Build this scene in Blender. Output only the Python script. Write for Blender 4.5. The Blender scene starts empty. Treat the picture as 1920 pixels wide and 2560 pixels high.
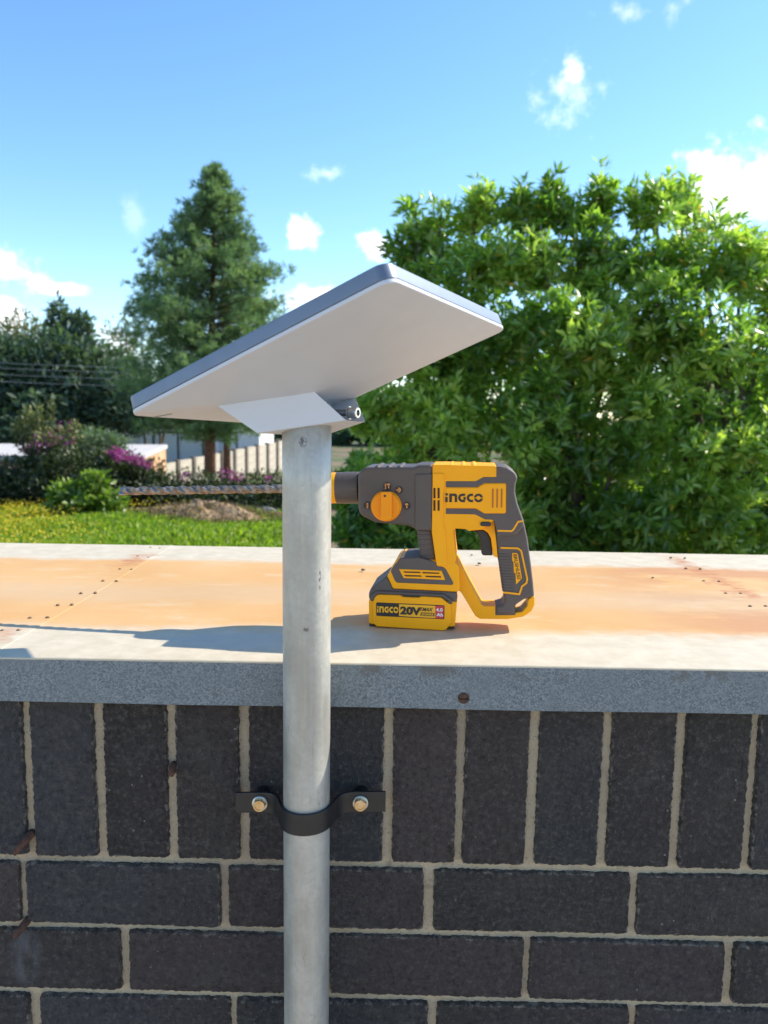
import bpy, bmesh, math, random
import numpy as np
from mathutils import Vector, Matrix
from mathutils.geometry import tessellate_polygon
rnd = random.Random(7)
rng = np.random.default_rng(11)
scene = bpy.context.scene
C = scene.collection

# ------------------------------------------------------------------ camera
CAM = Vector((0.07423, -0.81439, 0.26876))
YAW, PITCH, ROLL = math.radians(-0.575), math.radians(7.336), math.radians(0.777)
FPX = 1920.0                       # focal length in photograph pixels (1920 x 2560)
_f = Vector((math.sin(YAW)*math.cos(PITCH), math.cos(YAW)*math.cos(PITCH), -math.sin(PITCH)))
_r = Vector((math.cos(YAW), -math.sin(YAW), 0)); _u = _r.cross(_f)
RIGHT = math.cos(ROLL)*_r + math.sin(ROLL)*_u
UP = -math.sin(ROLL)*_r + math.cos(ROLL)*_u
FWD = _f
cd = bpy.data.cameras.new('camera'); cam = bpy.data.objects.new('camera', cd); C.objects.link(cam)
cd.sensor_fit = 'VERTICAL'; cd.sensor_height = 34.667; cd.lens = 26.0
cd.clip_start = 0.02; cd.clip_end = 3000
cd.dof.use_dof = True; cd.dof.focus_distance = 0.92; cd.dof.aperture_fstop = 7.5
m = Matrix((RIGHT, UP, -FWD)).transposed().to_4x4(); m.translation = CAM
cam.matrix_world = m
scene.camera = cam

# ------------------------------------------------------------------ sun, sky, exposure
SUN = Vector((1.13, 0.47, 1.0)).normalized()
EL = math.asin(SUN.z); AZ = math.atan2(SUN.x, SUN.y)
SKY_STRENGTH = 0.15
sl = bpy.data.lights.new('sun', 'SUN'); so = bpy.data.objects.new('sun', sl); C.objects.link(so)
sl.energy = 4.1; sl.angle = math.radians(0.55); sl.color = (1.0, 0.93, 0.82)
so.rotation_euler = SUN.to_track_quat('Z', 'Y').to_euler()
so.location = SUN*30
scene.view_settings.view_transform = 'Standard'; scene.view_settings.look = 'None'
scene.view_settings.exposure = 0.90; scene.view_settings.gamma = 1.0
scene.view_settings.use_curve_mapping = False
scene.cycles.max_bounces = 6; scene.cycles.diffuse_bounces = 3; scene.cycles.glossy_bounces = 3; scene.cycles.transmission_bounces = 4
K = 1920/1659.0                    # measured points are in a 1659-wide view of the photograph

def ray(x, y):
    return (RIGHT*((x*K-960)/FPX) + UP*(-(y*K-1280)/FPX) + FWD)
def atY(x, y, Y):
    d = ray(x, y); return CAM + d*((Y-CAM.y)/d.y)
def atZ(x, y, Z):
    d = ray(x, y); return CAM + d*((Z-CAM.z)/d.z)
def atPlane(x, y, p, n):
    d = ray(x, y); return CAM + d*((p-CAM).dot(n)/d.dot(n))

# world
W = bpy.data.worlds.new('World'); scene.world = W; W.use_nodes = True
nt = W.node_tree; N = nt.nodes; Lk = nt.links
for n in list(N): N.remove(n)
out = N.new('ShaderNodeOutputWorld'); bg = N.new('ShaderNodeBackground'); bg.inputs['Strength'].default_value = SKY_STRENGTH
sky = N.new('ShaderNodeTexSky'); sky.sky_type = 'NISHITA'; sky.sun_disc = False
sky.sun_elevation = EL; sky.sun_rotation = AZ; sky.altitude = 1300; sky.air_density = 1.0; sky.dust_density = 0.35; sky.ozone_density = 1.6
tc = N.new('ShaderNodeTexCoord')
def wn(t, **kw):
    n = N.new(t)
    for k, v in kw.items(): setattr(n, k, v)
    return n
def wmath(op, a, b=None, c=None):
    n = wn('ShaderNodeMath', operation=op)
    for i, v in enumerate((a, b, c)):
        if v is None: continue
        if isinstance(v, (int, float)): n.inputs[i].default_value = v
        else: Lk.new(v, n.inputs[i])
    return n.outputs[0]
sep = wn('ShaderNodeSeparateXYZ'); Lk.new(tc.outputs['Generated'], sep.inputs[0])
az = wmath('ARCTAN2', sep.outputs[0], sep.outputs[1]); el = wmath('ARCSINE', sep.outputs[2])
cmb = wn('ShaderNodeCombineXYZ'); Lk.new(az, cmb.inputs[0]); Lk.new(el, cmb.inputs[1])
nz = wn('ShaderNodeTexNoise'); nz.inputs['Scale'].default_value = 26; nz.inputs['Detail'].default_value = 5; nz.inputs['Roughness'].default_value = 0.62
Lk.new(cmb.outputs[0], nz.inputs['Vector'])
nz2 = wn('ShaderNodeTexNoise'); nz2.inputs['Scale'].default_value = 9; nz2.inputs['Detail'].default_value = 3
Lk.new(cmb.outputs[0], nz2.inputs['Vector'])
pert = wmath('ADD', wmath('MULTIPLY', wmath('SUBTRACT', nz.outputs['Fac'], 0.5), 2.6), wmath('MULTIPLY', wmath('SUBTRACT', nz2.outputs['Fac'], 0.5), 1.2))
def pixdir(x, y):
    d = ray(x, y).normalized(); return math.atan2(d.x, d.y), math.asin(d.z)
blobs = []
for (x, y, rx, ry, s) in [(1660, 400, 200, 98, 1.0), (1560, 420, 100, 72, 1.0), (650, 508, 46, 36, .85), (640, 495, 30, 26, .8), (818, 528, 48, 38, .85), (662, 642, 80, 42, 1.0),
        (700, 640, 50, 26, 1.0), (35, 585, 66, 46, .85), (115, 622, 75, 13, .6), (15, 682, 68, 44, .9), (1238, 205, 66, 58, .42), (1243, 152, 36, 30, .55),
        (1350, 18, 55, 34, .42), (1452, 15, 30, 28, .36), (294, 465, 26, 34, .24), (708, 375, 36, 17, .34), (235, 760, 80, 55, .7), (640, 800, 90, 60, .5)]:
    a, e = pixdir(x, y); blobs.append((a, e, rx/1640, ry/1640, s))
rb = random.Random(3)
for i in range(12):
    a = rb.uniform(0.62, 2*math.pi-0.62); a = a-2*math.pi if a > math.pi else a
    sz = rb.uniform(.03, .12); blobs.append((a, rb.uniform(.06, .5), sz, sz*rb.uniform(.35, .7), rb.uniform(.4, 1)))
acc = None
for lo_, hi_, amp in ((0, .3, .16), (.3, .5, .42), (.5, .8, .7), (.8, 2, 1.0)):
    mn = None
    for (a, e, ra, re, s) in blobs:
        if not lo_ <= s < hi_: continue
        ma = wn('ShaderNodeVectorMath', operation='MULTIPLY_ADD'); Lk.new(cmb.outputs[0], ma.inputs[0]); ma.inputs[1].default_value = (1/ra, 1/re, 0); ma.inputs[2].default_value = (-a/ra, -e/re, 0)
        ln = wn('ShaderNodeVectorMath', operation='LENGTH'); Lk.new(ma.outputs[0], ln.inputs[0])
        mn = ln.outputs['Value'] if mn is None else wmath('MINIMUM', mn, ln.outputs['Value'])
    v = wmath('ADD', wmath('SUBTRACT', 1.0, mn), pert if amp > .6 else wmath('MULTIPLY', pert, 1.9))
    mr = wn('ShaderNodeMapRange', interpolation_type='SMOOTHSTEP'); Lk.new(v, mr.inputs[0])
    mr.inputs[1].default_value = 0.0; mr.inputs[2].default_value = .8 if amp > .6 else 1.5; mr.inputs[3].default_value = 0; mr.inputs[4].default_value = amp
    fade = wn('ShaderNodeMapRange', interpolation_type='SMOOTHSTEP'); Lk.new(mn, fade.inputs[0]); fade.inputs[1].default_value = 1.1; fade.inputs[2].default_value = 1.8; fade.inputs[3].default_value = 1; fade.inputs[4].default_value = 0
    g = wmath('MULTIPLY', mr.outputs[0], fade.outputs[0])
    acc = g if acc is None else wmath('MAXIMUM', acc, g)
cr = wn('ShaderNodeMapRange'); Lk.new(nz2.outputs['Fac'], cr.inputs[0]); cr.inputs[1].default_value = .3; cr.inputs[2].default_value = .65; cr.inputs[3].default_value = .82; cr.inputs[4].default_value = 1.08
hs = wn('ShaderNodeHueSaturation'); hs.inputs['Hue'].default_value = .498; hs.inputs['Saturation'].default_value = 1.17; hs.inputs['Value'].default_value = 1.08; Lk.new(sky.outputs[0], hs.inputs['Color'])
vm = wn('ShaderNodeVectorMath', operation='SCALE'); vm.inputs[0].default_value = (7.0, 7.2, 7.5); Lk.new(cr.outputs[0], vm.inputs['Scale'])
mix = wn('ShaderNodeMix', data_type='RGBA'); Lk.new(acc, mix.inputs[0]); Lk.new(hs.outputs[0], mix.inputs[6]); Lk.new(vm.outputs[0], mix.inputs[7])
Lk.new(mix.outputs[2], bg.inputs['Color']); Lk.new(bg.outputs[0], out.inputs[0])

# ------------------------------------------------------------------ materials
def new_mat(name):
    mt = bpy.data.materials.new(name); mt.use_nodes = True
    return mt, mt.node_tree.nodes, mt.node_tree.links, mt.node_tree.nodes['Principled BSDF']
def mat(name, col, rough=.5, metal=0, noise=0, nscale=20, bump=0, bscale=80, col2=None, spec=.5, coat=0, detail=6, stretch=None, bdist=.001):
    mt, n, l, b = new_mat(name)
    b.inputs['Roughness'].default_value = rough; b.inputs['Metallic'].default_value = metal
    b.inputs['Specular IOR Level'].default_value = spec
    if coat: b.inputs['Coat Weight'].default_value = coat
    b.inputs['Base Color'].default_value = (*col, 1)
    tc = n.new('ShaderNodeTexCoord'); src = tc.outputs['Object']
    if stretch:
        mp = n.new('ShaderNodeMapping'); mp.inputs['Scale'].default_value = stretch; l.new(src, mp.inputs[0]); src = mp.outputs[0]
    if noise or col2:
        t = n.new('ShaderNodeTexNoise'); t.inputs['Scale'].default_value = nscale; t.inputs['Detail'].default_value = detail
        l.new(src, t.inputs['Vector'])
        r = n.new('ShaderNodeValToRGB'); l.new(t.outputs['Fac'], r.inputs[0])
        r.color_ramp.elements[0].position = .33; r.color_ramp.elements[1].position = .67
        c2 = col2 or tuple(min(1, v*(1+noise)) for v in col); c1 = col if col2 else tuple(v*(1-noise) for v in col)
        r.color_ramp.elements[0].color = (*c1, 1); r.color_ramp.elements[1].color = (*c2, 1)
        l.new(r.outputs[0], b.inputs['Base Color'])
    if bump:
        t2 = n.new('ShaderNodeTexNoise'); t2.inputs['Scale'].default_value = bscale; t2.inputs['Detail'].default_value = 5
        l.new(src, t2.inputs['Vector'])
        bp = n.new('ShaderNodeBump'); bp.inputs['Strength'].default_value = bump; bp.inputs['Distance'].default_value = bdist
        l.new(t2.outputs['Fac'], bp.inputs['Height']); l.new(bp.outputs[0], b.inputs['Normal'])
    return mt
class G:                                        # small node graph helper
    def __init__(s, name): s.mt, s.n, s.l, s.b = new_mat(name)
    def pos(s): return s.n.new('ShaderNodeNewGeometry').outputs['Position']
    def obj(s): return s.n.new('ShaderNodeTexCoord').outputs['Object']
    def noise(s, v, sc, det=5, rough=.5, stretch=None):
        if stretch:
            mp = s.n.new('ShaderNodeMapping'); mp.inputs['Scale'].default_value = stretch; s.l.new(v, mp.inputs[0]); v = mp.outputs[0]
        t = s.n.new('ShaderNodeTexNoise'); t.inputs['Scale'].default_value = sc; t.inputs['Detail'].default_value = det; t.inputs['Roughness'].default_value = rough
        s.l.new(v, t.inputs['Vector']); return t.outputs['Fac']
    def vor(s, v, sc):
        t = s.n.new('ShaderNodeTexVoronoi'); t.inputs['Scale'].default_value = sc; s.l.new(v, t.inputs['Vector']); return t
    def rng(s, v, a, b, c=0., d=1., smooth=True):
        t = s.n.new('ShaderNodeMapRange'); t.interpolation_type = 'SMOOTHSTEP' if smooth else 'LINEAR'
        s.l.new(v, t.inputs[0])
        for i, x in enumerate((a, b, c, d)): t.inputs[1+i].default_value = x
        return t.outputs[0]
    def math(s, op, a, b=None):
        t = s.n.new('ShaderNodeMath'); t.operation = op
        for i, v in enumerate((a, b)):
            if v is None: continue
            if isinstance(v, (int, float)): t.inputs[i].default_value = v
            else: s.l.new(v, t.inputs[i])
        return t.outputs[0]
    def mix(s, f, a, b):
        t = s.n.new('ShaderNodeMix'); t.data_type = 'RGBA'
        for i, v in ((0, f), (6, a), (7, b)):
            if isinstance(v, (int, float)): t.inputs[i].default_value = v
            elif isinstance(v, tuple): t.inputs[i].default_value = (*v, 1)
            else: s.l.new(v, t.inputs[i])
        return t.outputs[2]
    def sepxyz(s, v):
        t = s.n.new('ShaderNodeSeparateXYZ'); s.l.new(v, t.inputs[0]); return t.outputs
    def bump(s, h, st, dist):
        t = s.n.new('ShaderNodeBump'); t.inputs['Strength'].default_value = st; t.inputs['Distance'].default_value = dist
        s.l.new(h, t.inputs['Height']); s.l.new(t.outputs[0], s.b.inputs['Normal'])
    def set(s, k, v):
        if isinstance(v, (int, float)): s.b.inputs[k].default_value = v
        else: s.l.new(v, s.b.inputs[k])

# ------------------------------------------------------------------ object helpers
def link(o, parent=None):
    C.objects.link(o)
    if parent is not None: o.parent = parent
    return o
def tag(o, label, cat=None, group=None, kind=None):
    if label: o['label'] = label
    if cat: o['category'] = cat
    if group: o['group'] = group
    if kind: o['kind'] = kind
    return o
def empty(name, loc, label, cat, group=None):
    o = bpy.data.objects.new(name, None); o.location = loc; o.empty_display_size = .1
    link(o); tag(o, label, cat, group); return o
def mesh_obj(name, verts, faces, material, parent=None, smooth=False):
    """verts in world coordinates; parent empties are unrotated, so the offset is only a shift"""
    me = bpy.data.meshes.new(name)
    off = parent_off(parent)
    me.from_pydata([tuple(Vector(v)-off) for v in verts], [], faces)
    me.validate(); me.update()
    if material: me.materials.append(material)
    if smooth: me.shade_smooth()
    return link(bpy.data.objects.new(name, me), parent)
def parent_off(p):
    o = Vector((0, 0, 0))
    while p is not None: o = o + p.location; p = p.parent
    return o
def np_obj(name, V, F, material, parent=None, tint=None, smooth=False):
    """V (n,3) float, F (m,k) int: one mesh with k-gons"""
    off = np.array(parent_off(parent)); V = V-off
    me = bpy.data.meshes.new(name); nf, k = F.shape
    me.vertices.add(len(V)); me.vertices.foreach_set('co', V.astype(np.float32).ravel())
    me.loops.add(nf*k); me.loops.foreach_set('vertex_index', F.astype(np.int32).ravel())
    me.polygons.add(nf); me.polygons.foreach_set('loop_start', (np.arange(nf)*k).astype(np.int32))
    try: me.polygons.foreach_set('loop_total', np.full(nf, k, dtype=np.int32))
    except Exception: pass
    if tint is not None:
        at = me.attributes.new('tint', 'FLOAT', 'POINT'); at.data.foreach_set('value', tint.astype(np.float32))
    me.materials.append(material); me.update(calc_edges=True)
    if smooth: me.shade_smooth()
    return link(bpy.data.objects.new(name, me), parent)
def bevel(o, w, seg=3, ang=30, harden=True):
    b = o.modifiers.new('bevel', 'BEVEL'); b.width = w; b.segments = seg; b.limit_method = 'ANGLE'; b.angle_limit = math.radians(ang)
    b.use_clamp_overlap = True
    for p in o.data.polygons: p.use_smooth = True
    wn_ = o.modifiers.new('wn', 'WEIGHTED_NORMAL'); wn_.keep_sharp = True
    return o
def box_geo(c, s):
    x, y, z = c; a, b, d = s[0]/2, s[1]/2, s[2]/2
    v = [(x+i*a, y+j*b, z+k*d) for i in (-1, 1) for j in (-1, 1) for k in (-1, 1)]
    f = [(0, 1, 3, 2), (4, 6, 7, 5), (0, 4, 5, 1), (2, 3, 7, 6), (0, 2, 6, 4), (1, 5, 7, 3)]
    return v, f
def tube_geo(pts, radii, seg=10, cap=True):
    pts = [Vector(p) for p in pts]; V = []; F = []
    ref = None
    for i, p in enumerate(pts):
        t = (pts[min(i+1, len(pts)-1)]-pts[max(i-1, 0)]).normalized()
        if ref is None:
            ref = t.orthogonal().normalized()
        ref = (ref - t*ref.dot(t)).normalized(); bi = t.cross(ref)
        for k in range(seg):
            a = 2*math.pi*k/seg; V.append(p+(ref*math.cos(a)+bi*math.sin(a))*radii[i])
    for i in range(len(pts)-1):
        for k in range(seg):
            a = i*seg+k; b = i*seg+(k+1) % seg; F.append((a, b, b+seg, a+seg))
    if cap:
        F.append(tuple(range(seg-1, -1, -1))); F.append(tuple(range((len(pts)-1)*seg, len(pts)*seg)))
    return V, F
def revolve(axis_o, axis_d, prof, seg=32):
    """prof: list of (distance along axis, radius)"""
    d = axis_d.normalized(); a = d.orthogonal().normalized(); b = d.cross(a); V = []; F = []
    for (s, r) in prof:
        for k in range(seg):
            t = 2*math.pi*k/seg; V.append(axis_o+d*s+(a*math.cos(t)+b*math.sin(t))*r)
    for i in range(len(prof)-1):
        for k in range(seg):
            p = i*seg+k; q = i*seg+(k+1) % seg; F.append((p, q, q+seg, p+seg))
    F.append(tuple(range(seg-1, -1, -1))); F.append(tuple(range((len(prof)-1)*seg, len(prof)*seg)))
    return V, F
def fix_normals(o):
    bm = bmesh.new(); bm.from_mesh(o.data); bmesh.ops.recalc_face_normals(bm, faces=bm.faces); bm.to_mesh(o.data); bm.free(); return o

# ================================================================== LARGE STRUCTURE
GZ = -1.40
def ground_z(x, y):
    t = min(1, max(0, (y-14)/18)); t = t*t*(3-2*t)
    z = GZ - 2.35*t
    if y > 1: z += .05*math.sin(x*.7+1)*math.sin(y*.45)
    return z
g = G('soil_and_turf'); P = g.pos()
n1 = g.noise(P, .35, 6); n2 = g.noise(P, 9, 5)
g.set('Base Color', g.mix(g.rng(n1, .42, .6), g.mix(n2, (.13, .085, .05), (.24, .17, .10)), g.mix(n2, (.045, .075, .015), (.10, .13, .03))))
g.set('Roughness', .95); g.bump(n2, .6, .03)
ys = [-60, -20, -6, -2, -.5, 0.8, 3, 6, 8, 9, 10, 11, 12, 13, 14, 16, 18, 20, 23, 26, 30, 35, 45, 60, 90, 150, 300, 700]
xs = [-500, -200, -80, -40, -25, -16, -12, -9, -7, -5, -4, -3, -2, -1, 0, 1, 2, 3, 5, 7, 10, 16, 25, 40, 80, 200, 500]
gv = [(x, y, ground_z(x, y)) for y in ys for x in xs]; nx = len(xs)
gf = [(j*nx+i, j*nx+i+1, (j+1)*nx+i+1, (j+1)*nx+i) for j in range(len(ys)-1) for i in range(nx-1)]
o = mesh_obj('ground', gv, gf, g.mt, smooth=True); tag(o, 'bare soil and turf falling away beyond the wall', None, kind='structure')
g = G('bounce_paving'); P = g.pos()  # out of view; pale warm tone chosen to bounce fill onto shaded faces
n2 = g.noise(P, 14, 6); g.set('Base Color', g.mix(n2, (.42, .34, .24), (.56, .45, .33))); g.set('Roughness', .9); g.bump(n2, .3, .004)
o = mesh_obj('paving', [(-40, -40, GZ+.05), (40, -40, GZ+.05), (40, -.001, GZ+.05), (-40, -.001, GZ+.05), (-40, -40, GZ-.1), (40, -40, GZ-.1), (40, -.001, GZ-.1), (-40, -.001, GZ-.1)],
    [(0, 1, 2, 3), (7, 6, 5, 4), (0, 4, 5, 1), (1, 5, 6, 2), (2, 6, 7, 3), (3, 7, 4, 0)], g.mt); tag(o, 'unseen paving at the foot of the brick wall, toned pale to bounce light', None, kind='structure')

# ---- brick wall
WX0, WX1 = -2.6, 3.0
YB = 0.703                                       # back edge of the coping
g = G('mortar'); P = g.pos()
a = g.noise(P, 55, 6); b = g.noise(P, 400, 4, .7); c3 = g.noise(P, 6, 3)
base = g.mix(a, (.72, .55, .35), (.90, .74, .52))
sx = g.sepxyz(P)
base = g.mix(g.rng(c3, .5, .75), base, (.62, .48, .34))
base = g.mix(g.rng(b, .56, .68, 0, .55), base, (.30, .21, .13)); base = g.mix(g.rng(g.noise(P, 30, 6, .7), .58, .68, 0, .45), base, (.34, .26, .18))
g.set('Base Color', base); g.set('Roughness', .95); g.bump(g.math('ADD', a, g.math('MULTIPLY', b, .6)), 1.0, .012)
M_mortar = g.mt
def brick_mat(name, c1, c2):
    g = G(name); P = g.pos(); ob = g.n.new('ShaderNodeObjectInfo').outputs['Random']
    a = g.noise(P, 14, 5); f = g.noise(P, 190, 6, .70); cc = g.noise(P, 620, 3)
    tone = g.mix(ob, c1, c2)
    big = g.noise(P, 4.5, 3); tone = g.mix(g.math('MULTIPLY', g.rng(big, .42, .66), .5), tone, (.098, .064, .060))
    tone = g.mix(g.math('MULTIPLY', g.rng(a, .45, .75), .55), tone, (.12, .105, .085))
    tone = g.mix(g.math('MULTIPLY', g.rng(f, .49, .71), .72), tone, (.23, .195, .17))  # highlights on the relief's ridges painted into the colour
    vs = g.vor(P, 70); chip = g.math('MULTIPLY', g.rng(vs.outputs['Distance'], .05, .10, 1, 0), g.rng(g.noise(P, 9, 2), .55, .65))
    tone = g.mix(g.math('MULTIPLY', chip, .8), tone, (.6, .58, .55))
    eg = g.n.new('ShaderNodeAttribute'); eg.attribute_name = 'edge'
    em = g.math('ADD', eg.outputs['Fac'], g.math('MULTIPLY', g.math('SUBTRACT', g.noise(P, 95, 6, .7), .5), 2.2))
    tone = g.mix(g.rng(em, .92, 1.3, 0, .7), tone, (.50, .43, .35))
    tone = g.mix(g.rng(f, .33, .48, .62, 0), tone, (.010, .009, .010))  # shade in the relief's pits painted into the colour
    gl = g.noise(P, 330, 4, .7); tone = g.mix(g.math('MULTIPLY', g.rng(gl, .62, .70), g.rng(g.noise(P, 12, 3), .42, .6, .1, .8)), tone, (.42, .39, .36))
    s = g.sepxyz(P)                              # lime run below the lower rusty nail
    st = atY(58, 2060, 0)
    dx = g.math('MULTIPLY', g.math('SUBTRACT', s[0], st.x), 1/.020); dz = g.math('MULTIPLY', g.math('SUBTRACT', s[2], st.z), 1/.045)
    r2 = g.math('ADD', g.math('MULTIPLY', dx, dx), g.math('MULTIPLY', dz, dz))
    lime = g.math('MULTIPLY', g.rng(r2, 0, 1.3, .55, 0), g.rng(g.noise(P, 60, 4, .6, (1, 1, .25)), .3, .7))
    tone = g.mix(lime, tone, (.42, .43, .46))
    g.set('Base Color', tone); g.set('Roughness', g.rng(f, .3, .7, .34, .56, False)); g.set('Specular IOR Level', .65)
    g.bump(g.math('ADD', f, g.math('MULTIPLY', cc, .35)), 1.0, .03); return g.mt
M_bricks = [brick_mat('brick_charcoal', (.055, .044, .036), (.095, .073, .062)), brick_mat('brick_brownish', (.092, .063, .055), (.14, .098, .087)), brick_mat('brick_slate', (.055, .050, .048), (.090, .084, .086))]
wall = empty('brick_wall', (0, .34, GZ), 'dark charcoal brick wall with sandy mortar under the metal coping', 'wall')
v, f = box_geo(((WX0+WX1)/2, .0045+.345, (GZ-.05-.006)/2), (WX1-WX0, .69, -(GZ-.05)-.006))
o = mesh_obj('mortar_core', v, f, M_mortar, wall)
def brick_geo(w, h, seed):
    r = random.Random(seed); per = []
    def edge(p, q, n):
        for i in range(n):
            t = i/n; j = .0009 if 0 < i else 0
            per.append((p[0]+(q[0]-p[0])*t+r.uniform(-j, j), p[1]+(q[1]-p[1])*t+r.uniform(-j, j)))
    a, b = w/2, h/2; cc = .0016
    nl, ns = max(6, int(w/.0031)), max(6, int(h/.0031))
    edge((-a+cc, -b), (a-cc, -b), nl); edge((a, -b+cc), (a, b-cc), ns); edge((a-cc, b), (-a+cc, b), nl); edge((-a, b-cc), (-a, -b+cc), ns)
    n = len(per); V = []; F = []
    for (y, ins) in ((.012, -.0005), (.0010, 0), (-.0012, .0004), (-.0018, .0014), (-.0019, .0065)):
        for (x, z) in per:
            L = math.hypot(x, z); sx_ = max(0, 1-ins/a); sz_ = max(0, 1-ins/b)
            V.append((x*sx_, y+r.uniform(-.0003, .0003), z*sz_))
    for k in range(4):
        for i in range(n):
            F.append((k*n+i, k*n+(i+1) % n, (k+1)*n+(i+1) % n, (k+1)*n+i))
    F.append(tuple(range(4*n, 5*n)))
    me = bpy.data.meshes.new('brick'); me.from_pydata(V, [], F); me.update()
    at = me.attributes.new('edge', 'FLOAT', 'POINT'); at.data.foreach_set('value', [1.0]*(4*n)+[0.0]*n)
    for p in me.polygons: p.use_smooth = True
    return me
LOWF = None
sold = [brick_geo(.0704, .2225, s) for s in range(6)]; strc = [brick_geo(.2228, .0732, 20+s) for s in range(6)]
for lst in (sold, strc):
    for i, me in enumerate(lst): me.materials.append(M_bricks[i % 3])
off = parent_off(wall)
def place_brick(me, x, z, tilt=0):
    o = bpy.data.objects.new('brick', me); o.location = Vector((x, rnd.uniform(-.0012, .0012), z))-off
    o.rotation_euler = (rnd.gauss(0, .004), rnd.gauss(0, .004)+tilt, rnd.gauss(0, .006))
    if rnd.random() < .5: o.scale = (-1, 1, -1)
    link(o, wall)
PS, X0S = .0808, -.32923
for k in range(-10, 22):
    place_brick(rnd.choice(sold), X0S+(k+.5)*PS+rnd.gauss(0, .0006), -.2412+.0055+.2215/2)
BED = [-.2412, -.3239, -.4067]
starts = [atY(v*1659/1920, y*1659/1920, 0).x for v, y in ((565.5, 2240), (813, 2410), (581.6, 2525))]
for r_ in range(15):
    zt = BED[0]-r_*.08275; zc = zt-.0412
    if zc-.04 < GZ: break
    x0 = starts[r_] if r_ < 3 else starts[1 if r_ % 2 else 2]+rnd.gauss(0, .006)
    for k in range(-5, 8):
        place_brick(rnd.choice(strc), x0+(k+.5)*.2325+rnd.gauss(0, .001), zc)

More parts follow.
